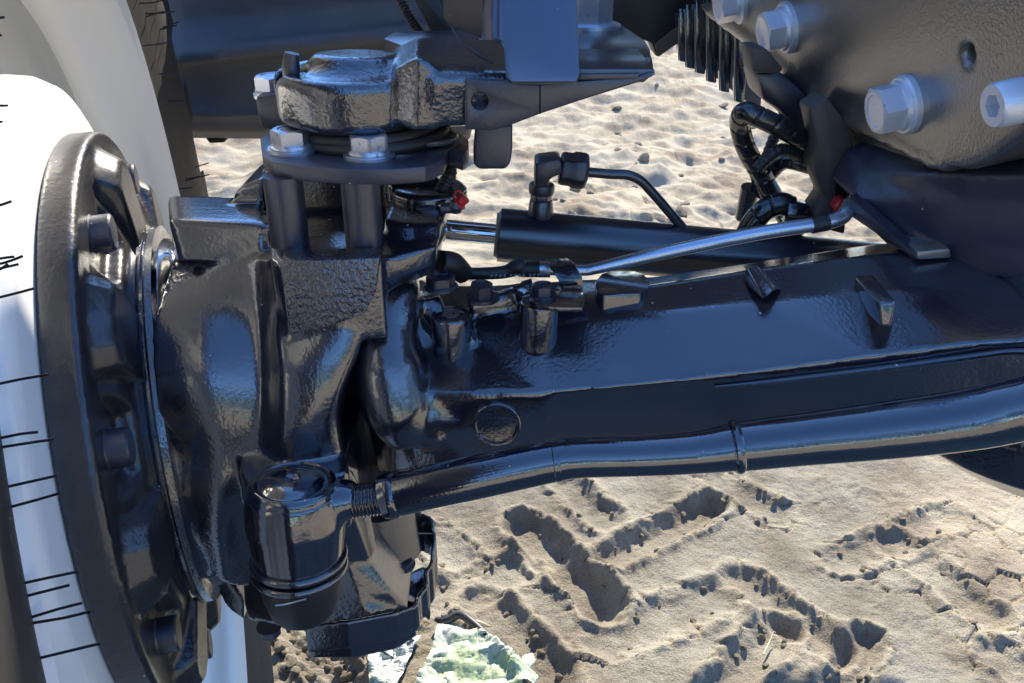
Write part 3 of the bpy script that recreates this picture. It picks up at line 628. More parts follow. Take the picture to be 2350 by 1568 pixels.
# wedge lug
axle = fuse('axle_beam', axp, 'cast', TR, voxel=.0025, iters=7)
part('cast_lug', [([tuple(P(*p)) for p in ((1957, 634, -.020), (2000, 628, -.020), (2058, 690, -.076), (2018, 694, -.076), (2022, 752, -.080), (2046, 750, -.080), (1972, 705, -.030), (2058, 740, -.03))],
            [(0, 1, 2, 3), (3, 2, 5, 4), (0, 3, 4, 6), (1, 7, 5, 2), (0, 6, 7, 1), (6, 4, 5, 7)])], 'cast', axle, bevel=.0022, seg=3)
part('cast_lug', [([tuple(P(*p)) for p in ((1712, 612, -.004), (1738, 609, -.004), (1775, 665, -.040), (1752, 690, -.044), (1702, 645, .0), (1795, 662, -.018))],
            [(0, 1, 2, 3), (0, 3, 4), (1, 5, 2), (3, 2, 5, 4), (0, 4, 5, 1)])], 'cast', axle, bevel=.0015)
part('cast_boss', [pad_cyl(1035, 722, zA, .0150, .034)], 'cast', axle, bevel=.0012)
part('cast_boss', [pad_cyl(1238, 692, zB, .0140, .036)], 'cast', axle, bevel=.0012)
part('cast_boss', [padC], 'cast', axle, bevel=.0014)
part('pocket_lip', [tube([P(1640, 888, -.0725), P(1800, 873, -.0768), P(2050, 843, -.0835), P(2230, 819, -.0893), P(2330, 808, -.0925), P(2420, 824, -.0945), P(2460, 870, -.095)], [.0008, .0022, .0026, .0028, .0028, .0028, .0028], 10, 8)], 'cast', axle)
part('core_plug', [lathe(P(1140, 970, -.066), (0, -1, .06), [(-.01, .0), (-.01, .0175), (.004, .0175), (.0048, .0168), (.0046, .0155), (.0022, .0145), (.0016, .010), (.0012, 0)], 48)], 'gloss', axle)
o_ = PZ(1035, 722, zA); part('threaded_insert', [lathe(o_ + V((0, 0, -.0005)), (0, 0, 1), [(0, .0062), (.0016, .0062), (.0016, .0036), (0, .0036)], 28)], 'ringmark', axle)
part('spotface_rim', [lathe(o_ + V((0, 0, -.0012)), (0, 0, 1), [(0, .0138), (.0018, .0138), (.0018, .0122), (0, .0122)], 36)], 'gloss', axle)
part('cap_screw', [lathe(P(1108, 688, -.004), (0, 0, 1), [(0, .012), (.003, .012), (.003, 0)], 24)] + hexhead(P(1104, 684, -.004), (.05, -.05, 1), .0078, .012, rot=.4), 'satin', axle)
part('zinc_bolt', hexhead(P(1015, 652, .01), (0, 0, 1), .0082, .011, .0100, .002, rot=.3), 'zinc', axle)
clp_s = [(1255, 598), (1300, 596), (1335, 640), (1342, 660), (1340, 700), (1300, 700)]
bs = PZ(1246, 690, zB)
clamp = part('pipe_clamp', [prismZ([(1215, 688), (1235, 702), (1290, 706), (1335, 706), (1342, 692), (1338, 672), (1290, 668), (1240, 668)], zB + .0045, zB + .0012),
      loft([[P(1290, 668, -.008), P(1338, 668, -.008), P(1338, 672, -.014), P(1290, 676, -.014)], [P(1282, 640, -.010), P(1336, 636, -.010), P(1336, 640, -.014), P(1282, 644, -.014)],
            [P(1262, 612, .002), P(1318, 604, .002), P(1318, 606, -.004), P(1262, 614, -.004)], [P(1253, 600, .020), P(1300, 594, .020), P(1300, 592, .012), P(1253, 598, .012)], [P(1255, 606, .035), P(1296, 600, .035), P(1296, 594, .035), P(1255, 600, .035)]])], 'gloss', axle, bevel=.0006)
part('cap_screw', [lathe(bs + V((0, 0, .004)), (0, 0, 1), [(0, .0095), (.0018, .0095), (.0018, 0)], 24)] + hexhead(bs + V((0, 0, .005)), (0, 0, 1), .0072, .008, rot=.1), 'satin', clamp)
# lug's bare sunny end
# ---- tie rod with collar, lock nut, thread
YT = -.118
tp_ = [P(898, 1138, YT), P(1080, 1098, YT), P(1270, 1058, YT), P(1340, 1050, YT), P(1480, 1046, YT), P(1600, 1038, YT), P(1690, 1026, YT)]
rr = [RAD(v, tp_[0]) for v in (49, 51, 48, 46, 46, 48, 54)]
tie = part('tie_rod', [tube(tp_, rr, 40, 8)], 'tube', TR)
part('rod_tube', [tube([P(1680, 1027, YT), P(1850, 1008, YT - .002), P(2050, 986, YT - .006), P(2250, 958, YT - .012), P(2450, 915, YT - .025), P(2750, 850, YT - .035), P(3500, 690, YT - .05)], [RAD(v, tp_[-1]) for v in (57, 60, 66, 70, 70, 70, 70)], 40, 8)], 'tube', tie)
a = P(1675, 1028, YT); b_ = P(1705, 1024, YT)
part('collar', [tube([a, a.lerp(b_, .25), a.lerp(b_, .5), a.lerp(b_, .75), b_], [RAD(v, a) for v in (52, 61, 63, 61, 54)], 40, 4)], 'tube', tie)
a = P(1268, 1058, YT); b_ = P(1292, 1055, YT)
part('crimp', [tube([a, a.lerp(b_, .2), a.lerp(b_, .6), b_], [RAD(v, a) for v in (46, 50.5, 50, 46)], 40, 4)], 'tube', tie)
a = P(870, 1143, YT); b_ = P(915, 1134, YT)
part('lock_nut', [tube([a, a.lerp(b_, .2), a.lerp(b_, .6), a.lerp(b_, .85), b_], [RAD(v, a) for v in (36, 50, 54, 53, 47)], 40, 4)], 'tube', tie)
th0, th1 = P(800, 1152, YT), P(878, 1142, YT)
Lth = (th1 - th0).length
part('thread', [tube([th0.lerp(th1, k / 10) for k in range(11)], RAD(38, th0), 36, 14, lambda l, t: 1 + .055 * math.sin((l / .00245) * 2 * math.pi + t))], 'tube', tie)
# ball joint: housing, cap, rubber boot
bj = P(668, 1200, YT); jz = V((.02, .08, 1)).normalized()
jt = P(672, 1118, YT)
sc_ = RAD(1, jt)
hous = [lathe(jt, jz, [(-.062, .0), (-.062, .027), (-.056, .0315), (-.040, .0335), (-.024, .0350), (-.012, .0340), (-.002, .0315), (.0, .030), (.0, 0)], 64),
        tube([jt - jz * .022 + V((.01, 0, 0)), P(780, 1150, YT), P(815, 1150, YT)], [.026, .0155, .0125], 24, 5)]
ball = fuse('ball_joint', hous, 'tube', TR, voxel=.0016, iters=5)
part('joint_cap', [lathe(jt, jz, [(-.004, 0), (-.004, .0305), (.0015, .0305), (.0040, .0285), (.0048, .0262), (.0030, .0240), (.0030, .0215), (.0052, .0190), (.0068, .010), (.0070, .006), (.0052, .0045), (.0050, 0)], 64)], 'tube', ball, sharp=50)
for s_, r_ in ((-.0575, .0318), (-.0655, .0318)):
    ring = [jt + jz * s_ + (V((1, 0, 0)) * math.cos(t) + V((0, 1, -.08)) * math.sin(t)) * r_ for t in np.linspace(0, 2 * math.pi, 37)]
    part('clamp_ring', [tube(ring, .0028, 12, 2)], 'gloss', ball)
part('dust_boot', [lathe(jt, jz, [(-.106, 0), (-.106, .0205), (-.102, .0235), (-.090, .0270), (-.074, .0300), (-.064, .0305), (-.064, 0)], 48)], 'rubber', ball)
part('wire_ring', [tube([jt + jz * -.067 + V((-.010 , -.0335, -.004)), jt + jz * -.067 + V((.0, -.036, 0)), jt + jz * -.064 + V((.012, -.035, 0))], .0006, 6, 4)], 'steel', ball)
# lug of the knuckle the ball joint is seated in + lower bearing carrier (open ring with fins)
lower = [relief([[(545, 1075, -.060), (600, 1060, -.075), (700, 1050, -.085), (790, 1052, -.080), (820, 1070, -.05)],
                 [(548, 1180, -.050), (600, 1180, -.060), (700, 1180, -.066), (800, 1150, -.066), (830, 1160, -.04)],
                 [(555, 1300, -.040), (600, 1300, -.050), (700, 1300, -.056), (800, 1290, -.060), (850, 1290, -.05)],
                 [(560, 1390, -.040), (620, 1400, -.060), (720, 1390, -.066), (830, 1375, -.066), (900, 1360, -.055)],
                 [(570, 1425, -.040), (640, 1440, -.066), (740, 1435, -.070), (860, 1415, -.070), (940, 1400, -.050)]], .06),
         prismY([(480, 1300), (510, 1310), (560, 1380), (560, 1425), (520, 1395), (495, 1350)], -.01, .05)]
lc = V((P(815, 1350, .0).x, .02, P(815, 1400, -.02).z))
low = fuse('lower_pivot_casting', lower, 'cast', knuckle, voxel=.0024, iters=6)
# dished carrier: base tray with a scalloped wall
zt_ = P(990, 1190, .0).z; zb_ = P(930, 1400, -.03).z
rim_px = [(840, 1180, .00), (905, 1182, .03), (965, 1180, .045), (985, 1190, .04), (992, 1230, .03), (985, 1290, .015), (970, 1310, .005), (975, 1340, -.005), (955, 1365, -.015), (950, 1385, -.03), (900, 1402, -.045), (800, 1420, -.055), (700, 1432, -.055)]
outer = [P(*p) for p in rim_px]; 
wall = []
for i in range(len(outer) - 1):
    p0, p1 = outer[i], outer[i + 1]; n_ = V((-(p1 - p0).y, (p1 - p0).x, 0)).normalized() * .004
    hgt = .030 if i > 6 else .045
    wall.append(prism([p0, p1, p1 + n_, p0 + n_], [p0 - V((0, 0, hgt)), p1 - V((0, 0, hgt)), p1 + n_ - V((0, 0, hgt)), p0 + n_ - V((0, 0, hgt))]))
zb0 = outer[7].z
base_pts = [V((p.x, p.y, min(p.z, zb0) - .020)) for p in outer] + [V((outer[-1].x, .05, zb0 - .02)), V((outer[0].x, .06, zb0 - .02))]
base = prism([V((p.x, p.y, zb0 - .022)) for p in base_pts], [V((p.x, p.y, zb0 - .040)) for p in base_pts])
carrier = fuse('bearing_carrier', wall + [base], 'gloss', low, voxel=.0019, iters=3)
part('inner_web', [loft([[P(838, 1185, -.035), P(850, 1182, -.030), P(852, 1182, .0), P(838, 1185, .0)], [P(858, 1280, -.035), P(868, 1278, -.031), P(870, 1278, .0), P(858, 1280, .0)],
      [P(880, 1335, -.040), P(890, 1328, -.036), P(900, 1325, .0), P(885, 1330, .0)], [P(915, 1372, -.040), P(920, 1362, -.036), P(930, 1350, .0), P(920, 1360, .0)], [P(950, 1385, -.032), P(952, 1375, -.030), P(955, 1365, .0), P(950, 1375, .0)]])], 'gloss', carrier, bevel=.001)
part('pivot_cover', [lathe(P(880, 1165, .020), (.10, -.15, -1), [(0, .026), (.042, .028), (.046, .028), (.050, .022), (.050, 0)], 48)], 'semi', carrier)
part('carrier_bolt', hexhead(P(925, 1296, -.006), (0, -.1, 1), .008, .006, .011, .002), 'satin', carrier)
part('carrier_bolt', hexhead(P(618, 1436, -.04), (0, 0, -1), .008, .010, .011, .002), 'satin', carrier)
part('carrier_rib', [loft([[P(938, 1222, .02), P(992, 1224, .02), P(992, 1226, .02), P(938, 1226, .02)], [P(938, 1222, .03), P(992, 1224, .03), P(992, 1226, .03), P(938, 1226, .03)]])], 'bare', carrier)

# ---- steering cylinder
c0 = P(1168, 541, .15); c1 = P(2050, 622, .15); cr_ = RAD(62, c0)
cyl_ = part('steering_cylinder', [tube([c0, c0.lerp(c1, .01), c0.lerp(c1, .5), c1], [cr_ * .985, cr_, cr_, cr_], 56, 2)], 'semi', TR)
dirc = (c1 - c0).normalized()
part('gland', [lathe(c0 - dirc * .010, dirc, [(0, 0), (0, cr_ * .86), (.002, cr_ * .92), (.005, cr_ * .93), (.006, cr_ * .88), (.011, cr_ * .88), (.011, 0)], 56)], 'satin', cyl_, sharp=50)
part('gold_ring', [lathe(c0 - dirc * .0125, dirc, [(0, 0), (0, cr_ * .80), (.003, cr_ * .84), (.003, 0)], 56)], 'bare', cyl_)
part('piston_rod', [cyl(c0 - dirc * .11 , c0, RAD(24, c0), 48)], 'chrome', cyl_)
pb = P(1240, 490, .15); bt = P(1242, 452, .15)
part('port_boss', [cyl(pb - V((0, 0, .012)), P(1242, 458, .15), RAD(34, pb), 36, RAD(26, pb)), cyl(P(1242, 470, .15), P(1242, 440, .15), RAD(25, pb), 6)], 'semi', cyl_, bevel=.001)
el = part('elbow_fitting', [prismY([(1231, 372), (1282, 366), (1290, 376), (1290, 400), (1262, 412), (1258, 432), (1226, 430), (1228, 380)], .135, .165), cyl(P(1242, 446, .15), P(1244, 420, .15), .0115, 24)], 'satin', cyl_, bevel=.0025)
hp = P(1284, 386, .15); part('union_nut', [lathe(hp, P(1330, 392, .15) - hp, [(0, .013), (.002, .0150), (.010, .0150), (.013, .0165), (.022, .0165), (.025, .0140), (.025, 0)], 6, ph=.3)], 'satin', cyl_, bevel=.0015)
part('hydraulic_pipe', [tube([P(1325, 393, .15), P(1400, 400, .15), P(1440, 402, .15), P(1470, 415, .15), P(1495, 440, .15), P(1530, 480, .15), P(1580, 540, .15), P(1620, 600, .15)], RAD(11.5, hp), 20, 8)], 'semi', cyl_)
# grease nipple with red cap
YN = .012
nip = part('grease_nipple', [tube([P(1012, 478, YN), P(1036, 478, YN)], .0040, 14, 1), lathe(P(1046, 474, YN), (0, 0, 1), [(-.0060, 0), (-.0045, .0040), (0, .0060), (.0045, .0040), (.0060, 0)], 18), cyl(P(1046, 474, YN), P(1054, 464, YN), .0032, 14)], 'satin', knuckle)
cp0, cp1 = P(1053, 468, YN), P(1068, 454, YN)
part('red_cap', [lathe(cp0, cp1 - cp0, [(0, 0), (0, .0058), (.0012, .0058), (.0018, .0040), (.0065, .0042), (.0074, .0034), (.0074, 0)], 24),
                 tube([P(1052, 455, YN) + V((math.cos(t) * .0030, 0, math.sin(t) * .0045 + .001)) for t in np.linspace(-1.4, 4.6, 14)], .0007, 8, 3)], 'red', nip)
part('breather_hose', [tube([P(1026, 375, .06), P(1032, 395, .05), P(1024, 420, .045), P(1010, 445, .04), P(1012, 462, .04)], .0055, 14, 20, lambda l, t: 1 + .05 * math.sin(l * 2 * math.pi / .0035))], 'rubber', knuckle)
# brake pipe of plain steel, with its printed hose
YS_ = .030
hose = part('brake_hose', [tube([P(1012, 600, .01), P(1040, 606, .015), P(1065, 630, .022)], [.0085, .0090, .0080], 18, 5), tube([P(1060, 628, .02), P(1110, 628, .026), P(1160, 624, .03), P(1190, 612, .03), P(1200, 618, .03), P(1242, 618, .03)], [RAD(v, P(1160, 624, .03)) for v in (14, 14, 15, 20, 18, 19)], 20, 6)], 'rubber', TR)
ht = []
rr_ = random.Random(3)
for k in range(15):
    x = 1082 + k * 9.5 + (k // 4) * 6
    if x > 1236: break
    y = 634 - max(0, x - 1150) * .03; ht.append(prismY([(x, y - 2), (x + 6, y - 3), (x + rr_.choice([3, 6]), y + 2), (x + 1, y + 3)], .0225, .024))
part('hose_print', ht, 'print', hose)
Rp = RAD(15.5, P(1400, 610, .03))
pipe = part('brake_pipe', [tube([P(1244, 618, YS_), P(1290, 620, YS_), P(1340, 621, YS_), P(1365, 617, YS_), P(1450, 597, .032), P(1600, 564, .036), P(1750, 534, .04), P(1880, 514, .045), P(1925, 502, .050), P(1942, 488, .056), P(1952, 468, .075)],
      [Rp * .85, Rp * .85, Rp * .8, Rp * .85, Rp * .95, Rp, Rp * 1.05, Rp * 1.1, Rp * 1.15, Rp * 1.15, Rp * 1.1], 24, 8)], 'steel', TR)
part('crimp_sleeve', [cyl(P(1238, 618, .030), P(1262, 618, .030), Rp * 1.25, 24)], 'steel', pipe)
part('tape_band', [cyl(P(1862, 518, .0440), P(1900, 511, .0457), Rp * 1.22, 24)], 'rubber', pipe)

# ---- front support casting with its bolts (flank facing the wheel)
n0 = V((-.975, -.12, -.18)).normalized(); o0 = V((.290, .047, .856))
def Q(px, py, off=0.0): return PP(px, py, o0 + n0 * off, n0)
def slab(pts, off0, off1): return prism([Q(x, y, off0) for x, y in pts], [Q(x, y, off0) - n0 * (off0 - off1) for x, y in pts])
out = [(1560, -260), (1590, -40), (1640, 15), (1735, 100), (1850, 190), (1960, 268), (2050, 318), (2110, 358), (2160, 386), (2215, 394), (2270, 372), (2340, 325), (2500, 210), (2560, -260)]
frp = [slab(out, 0, -.10)]
# raised lip along the lower edge, and the strap below it
lip = [(1600, 10), (1640, 15), (1735, 100), (1850, 190), (1960, 268), (2050, 318), (2110, 358), (2160, 386), (2160, 402), (2090, 372), (2040, 345), (1950, 300), (1925, 292), (1850, 225), (1800, 190), (1735, 128), (1620, 40)]
frp.append(slab(lip, .002, -.05))
frp.append(slab([(1725, 95), (1735, 100), (1850, 190), (1960, 268), (2110, 365), (2200, 470), (2200, 600), (2090, 560), (1985, 440), (1962, 360), (1935, 310), (1860, 250), (1730, 165)], -.012, -.09))
# bulging boss to the right with bore
frame = fuse('front_support', frp, 'frame', TR, voxel=.0030, iters=6, cut=[lathe(Q(2290, 110, -.020), n0, [(0, .0066), (.09, .0066)], 24)])
blk = [relief([[(1925, 330, .16), (1990, 330, .13), (2080, 330, .09), (2200, 330, .06), (2400, 330, .01)],
               [(1962, 400, .10), (2020, 400, .07), (2100, 400, .030), (2200, 400, -.006), (2420, 400, -.056)],
               [(1964, 460, .074), (2030, 460, .048), (2120, 460, .016), (2220, 460, -.010), (2450, 460, -.062)],
               [(2026, 520, .044), (2078, 520, .028), (2140, 520, .008), (2230, 520, -.016), (2450, 520, -.066)],
               [(2108, 575, .010), (2130, 575, .006), (2180, 575, -.002), (2250, 575, -.022), (2460, 575, -.070)],
               [(2115, 640, .012), (2135, 640, .008), (2182, 640, .0), (2255, 640, -.025), (2460, 640, -.075)]], .14)]
part_blk = fuse('pivot_bracket', blk, 'satin', frame, voxel=.0026, iters=5)
part('support_strut', [loft([[P(1946, 452, .058), P(1964, 440, .072), P(1966, 505, .080), P(1944, 490, .058)], [P(2098, 584, -.004), P(2120, 572, .006), P(2122, 602, .012), P(2102, 598, -.004)]])], 'satin', frame, bevel=.0015)
part('strut_foot', [prismY([(2104, 578), (2182, 570), (2184, 594), (2106, 598)], -.008, .03)], 'frame', frame, bevel=.002)
src = None
for px, py, r_, rot in ((2070, 240, .0218, .10), (1797, 64, .0238, .3), (1687, 4, .0225, .55)):
    o_ = Q(px + 10, py, .001)
    b_ = part('flange_bolt', [lathe(o_, n0, [(-.004, 0), (-.004, r_), (.003, r_), (.0048, r_ * .93), (.0052, 0)], 48)] + hexhead(o_, n0, r_ * .73, .0245, r_ * .86, .008, rot=rot), 'dacro', frame)
o_ = Q(2352, 228, -.002)
part('socket_bolt', [lathe(o_, n0, [(0, 0), (0, .0136), (.018, .0136), (.0200, .0122), (.0200, .0078), (.0200, 0)], 48)], 'dacro', frame, sharp=40, cut=[lathe(o_ + n0 * .011, n0, [(0, .0075), (.03, .0072)], 6, ph=.2)])
# fins, guards behind the support
for k, (x, yb, yt) in enumerate(((1562, 145, 60), (1578, 160, 50), (1600, 172, 40), (1626, 192, 35), (1656, 214, 60), (1690, 238, 85))):
    A = [(x - 4, yt - 40), (x + 18, yt - 40), (x + 26, yt + 40), (x + 22, (yt + yb) / 2 + 25), (x + 18, yb), (x - 2, yb - 4), (x - 4, (yt + yb) / 2 + 20)]
    part('cooling_fin', [prismY(A, .66 - k * .012, .675 - k * .012)], 'tube', frame, bevel=.0015)
    part('fin_edge', [prismY([(x - 5, yt - 20), (x - 3, yt - 20), (x - 3, yb - 5), (x - 5, yb - 6)], .657 - k * .012, .66 - k * .012)], 'bare', frame)
part('ribbed_housing', [prismY([(1548, 30), (1556, 120), (1600, 150), (1660, 190), (1700, 225), (1745, 250), (1760, 60), (1650, 20)], .69, .70)], 'satin', frame)
part('side_rail', [prismY([(1390, -200), (1760, -200), (1780, 90), (1760, 210), (1740, 120), (1700, 80), (1640, 50), (1575, 70), (1507, 134), (1495, 100), (1470, 90), (1392, 50)], .70, .76)], 'rubber', TR, bevel=.004)
part('rail_stay', [loft([[P(1502, 100, .682), P(1510, 132, .682), P(1510, 132, .696), P(1502, 100, .696)], [P(1598, 25, .67), P(1640, 40, .67), P(1640, 40, .69), P(1598, 25, .69)], [P(1640, -40, .66), P(1700, 0, .66), P(1700, 0, .68), P(1640, -40, .68)]])], 'brown', TR, bevel=.002)
part('beige_bracket', [prismY([(1724, 110), (1760, 112), (1800, 160), (1788, 170), (1728, 168)], .20, .24)], 'brown', frame, bevel=.003)
part('guard_cone', [prismY([(1735, 168), (1790, 165), (1850, 215), (1895, 260), (1900, 300), (1870, 330), (1780, 250), (1750, 230)], .22, .28)], 'satin', frame, bevel=.005)
part('back_bracket', [prismY([(1858, 250), (1900, 225), (1960, 300), (1962, 420), (1946, 470), (1940, 540), (1868, 520), (1868, 490), (1893, 455), (1870, 400), (1868, 380), (1876, 330)], .145, .18)], 'brown', frame, bevel=.003)
part('bracket_slot', [prismY([(1928, 392), (1944, 385), (1940, 470), (1918, 468), (1920, 430)], .142, .147)], 'hollow', frame)
part('red_cap', [prismY([(1914, 478), (1926, 462), (1940, 456), (1942, 470), (1926, 486), (1916, 488)], .125, .14)], 'red', frame, bevel=.002)
# hoses with spiral guard, corrugated conduit
def spiral(p, pitch, amt=.05, sk=1.0):
    def f(l, t):
        x = (l / pitch + t / (2 * math.pi) * sk) % 1.0
        return 1 + amt * (1 if x < .90 else -1.1)
    return f
YH = .19
h1 = [P(1955, 372, YH), P(1900, 350, YH), P(1850, 324, YH - .01), P(1790, 292, YH - .02), P(1740, 268, YH - .02), P(1708, 258, YH - .015), P(1698, 285, YH), P(1712, 340, YH + .01), P(1745, 400, YH + .02), P(1778, 455, YH + .02), P(1805, 500, YH + .02)]
part('wrapped_hose', [tube(h1, RAD(23, h1[3]), 22, 26, spiral(1, .0165))], 'wrap', TR)
h2 = [P(1955, 392, YH - .01), P(1900, 392, YH - .01), P(1850, 378, YH), P(1800, 370, YH + .02), P(1765, 400, YH + .03), P(1740, 430, YH + .03)]
part('wrapped_hose', [tube(h2, RAD(19, h2[0]), 20, 26, spiral(1, .011, .05))], 'wrap', TR)
h3 = [P(1800, 230, YH + .06), P(1798, 270, YH + .05), P(1775, 320, YH + .05), P(1745, 400, YH + .05), P(1722, 460, YH + .06), P(1708, 530, YH + .06), P(1700, 580, YH + .06)]
part('conduit', [tube(h3, RAD(13, h3[0]), 18, 30, lambda l, t: 1 + .07 * math.sin(l * 2 * math.pi / .0055))], 'rubber', TR)
h4 = [P(1738, 388, YH - .02), P(1748, 376, YH - .02), P(1775, 352, YH - .02), P(1800, 344, YH - .015), P(1850, 362, YH)]
part('conduit', [tube(h4, RAD(14, h4[0]), 18, 30, lambda l, t: 1 + .06 * math.sin(l * 2 * math.pi / .0045))], 'rubber', TR)
h5 = [P(1712, 540, YH - .03), P(1728, 512, YH - .03), P(1755, 482, YH - .03), P(1790, 468, YH - .03), P(1815, 476, YH - .03)]
part('wrapped_hose', [tube(h5, RAD(25, h5[0]), 20, 26, spiral(1, .0145))], 'wrap', TR)
e0 = P(1800, 484, YH - .035)
part('hose_fitting', [cyl(e0, P(1848, 490, YH - .035), .0115, 6), cyl(P(1825, 486, YH - .035), P(1828, 520, YH - .02), .0120, 24)], 'tube', TR, bevel=.002)
part('hose_clip', [cyl(P(1745, 392, YH + .02), P(1760, 440, YH + .03), .011, 14), cyl(P(1722, 430, YH + .03), P(1708, 500, YH + .04), .009, 14)], 'wrap', TR)

# ---- plastic tank far behind, at the upper left
rows = []
for py, bulge in ((-260, .0), (-20, .02), (60, .03), (110, .0), (118, -.045), (150, -.050), (160, .0), (215, .01), (255, .012), (262, -.004), (268, -.004), (272, .012), (300, .022), (318, .08)):
    r = []
    for px in (300, 370, 420, 500, 600, 720, 860, 980, 1080):
        lift = (px - 400) * .115 if py < 240 and py > 30 else 0
        yy = .72 + bulge + .10 * max(0, (470 - px) / 170) ** 1.5 + .02 * (px - 500) / 500
        r.append((px, py - lift if py < 240 else py + (px - 420) * .012, yy))
    rows.append(r)
tank = fuse('fuel_tank', [relief(rows, 1.2)], 'plastic', TR, voxel=.008, iters=4)
part('tank_foot', [prismY([(470, 316), (520, 316), (515, 328), (480, 330)], .80, .85)], 'rubber', tank, bevel=.003)
part('universal_joint', [cyl(P(760, 940, .045), P(960, 930, .045), .050, 32), lathe(P(850, 760, .05), (0, 0, -1), [(0, .034), (.20, .034)], 24)], 'rubber', TR, bevel=.004)
# body of the machine above and to the right, out of frame: hood and engine block
part('hood', [loft([[V((.18, y, 1.22)), V((.18, y, 1.50)), V((.34, y, 1.66)), V((1.14, y, 1.66)), V((1.30, y, 1.50)), V((1.30, y, 1.22))] for y in (.36, 1.9)])], 'plastic', TR, bevel=.02)
part('engine_block', [rbox(V((.74, 1.0, 1.13)), .36, 1.6, .26)], 'satin', TR, bevel=.02)
fp = [(.34, 1.30), (.42, 1.26), (.56, 1.16), (.66, 1.08), (.78, .96), (.88, .865)]
part('shade_roof', [loft([[V((.26, y, 2.15 + e)), V((.26, y, 2.68 - e)), V((1.35, y, 2.72 - e)), V((1.35, y, 2.15 + e))] for y, e in ((1.92, .05), (2.0, 0), (3.15, 0), (3.2, .05))])], 'plastic', TR, bevel=.02)  # unseen roof slab, added to shade the ground in front of the axle
part('shade_roof_prop', [prismD([V((.30, 1.93, 1.5)), V((1.18, 1.93, 1.5)), V((1.28, 1.97, 2.2)), V((.30, 1.97, 2.2))], V((0, .05, 0)))], 'plastic', TR, bevel=.01)  # unseen panel, added to join the shading roof to the hood
part('axle_shade', [loft([[V((-.17, y, z)), V((.175, y, z)), V((.175, y, z + .012)), V((-.17, y, z + .012))] for y, z in fp])], 'plastic', TR, sharp=60)  # unseen strip, added and shaped to keep the sun off knuckle and axle

#==SMALL==
# unseen ring of trees, added so the paint mirrors dark foliage above the sand
rt = random.Random(21); tv = []; tf = []
for k in range(5200):
    an = rt.uniform(0, 2 * math.pi); rd = rt.uniform(21, 26); hmax = 6.8 + 1.5 * math.sin(an * 3 + 1) + 1.1 * math.sin(an * 11) + .7 * math.sin(an * 23)
    c_ = V((rd * math.cos(an), rd * math.sin(an) + 1, GZ + hmax * rt.random() ** .8)); sz = rt.uniform(.3, .8)
    e1 = V((rt.gauss(0, 1), rt.gauss(0, 1), rt.gauss(0, 1))).normalized(); e2 = e1.orthogonal().normalized()
    b0_ = len(tv); tv += [tuple(c_ + e1 * sz), tuple(c_ + e2 * sz * .7), tuple(c_ - e1 * sz), tuple(c_ - e2 * sz * .7)]; tf.append((b0_, b0_ + 1, b0_ + 2, b0_ + 3))
me = bpy.data.meshes.new('reflection_trees'); me.from_pydata(tv, [], tf); me.materials.append(mat('foliage', (0.055, 0.075, 0.030), .8, spec=.2, cvar=.4, cscale=1.5))
tl = bpy.data.objects.new('reflection_trees', me); COL.objects.link(tl); tl['kind'] = 'stuff'; tl['label'] = 'unseen ring of trees added to darken low reflections in the paint'; tl['category'] = 'trees'

# ------------------------------------------------------------------ litter and clods on the ground
def film(name, outline, amp, seed, m, lift=.012, res=26):
    """a crumpled torn film: outline in ground points, folded in depth, with real thickness"""
    pts = [G(*p) for p in outline]; r_ = random.Random(seed)
    x0 = min(p[0] for p in pts); x1 = max(p[0] for p in pts); y0 = min(p[1] for p in pts); y1 = max(p[1] for p in pts)
    def inside(x, y):
        c = False; j = len(pts) - 1
        for i in range(len(pts)):
            if (pts[i][1] > y) != (pts[j][1] > y) and x < (pts[j][0] - pts[i][0]) * (y - pts[i][1]) / (pts[j][1] - pts[i][1]) + pts[i][0]: c = not c
            j = i
        return c
    st = (x1 - x0) / res * .6; nx_ = int((x1 - x0) / st) + 2; ny_ = int((y1 - y0) / st) + 2
    gx = np.linspace(x0, x1, nx_); gy = np.linspace(y0, y1, ny_); XX, YY = np.meshgrid(gx, gy)
    th = r_.uniform(0, 3)
    Z = amp * (np.abs(2 * fbm((XX * math.cos(th) + YY * math.sin(th)) * 14, (-XX * math.sin(th) + YY * math.cos(th)) * 6, 2, seed) - 1)) ** 1.0 + amp * .35 * (1 - np.abs(2 * vnoise(XX * 26 + YY * 14, YY * 26 - XX * 9, seed + 3) - 1))
    bm = bmesh.new(); vs = {}
    for j in range(ny_):
        for i in range(nx_):
            vs[i, j] = bm.verts.new((gx[i] + r_.uniform(-1, 1) * st * .2, gy[j] + r_.uniform(-1, 1) * st * .2, ground_z(gx[i], gy[j]) + lift + Z[j, i]))
    for j in range(ny_ - 1):
        for i in range(nx_ - 1):
            if inside(gx[i] + st / 2, gy[j] + st / 2): bm.faces.new((vs[i, j], vs[i + 1, j], vs[i + 1, j + 1], vs[i, j + 1]))
    bmesh.ops.delete(bm, geom=[v for v in bm.verts if not v.link_faces], context='VERTS')
    me = bpy.data.meshes.new(name); bm.to_mesh(me); bm.free(); me.shade_smooth(); me.materials.append(m)
    o = bpy.data.objects.new(name, me); COL.objects.link(o)
    md = o.modifiers.new('thickness', 'SOLIDIFY'); md.thickness = .0009
    o['_f'] = 1; del o['_f']
    return o, Z, gx, gy
fm = mat('printed_film', (0.60, 0.63, 0.60), 0.35, spec=0.5, coat=0.1, col2=(0.50, 0.60, 0.36), cscale=9, bump2=0.5, b2scale=45)
fm.node_tree.nodes["Principled BSDF"].inputs["Subsurface Weight"].default_value = 0.0
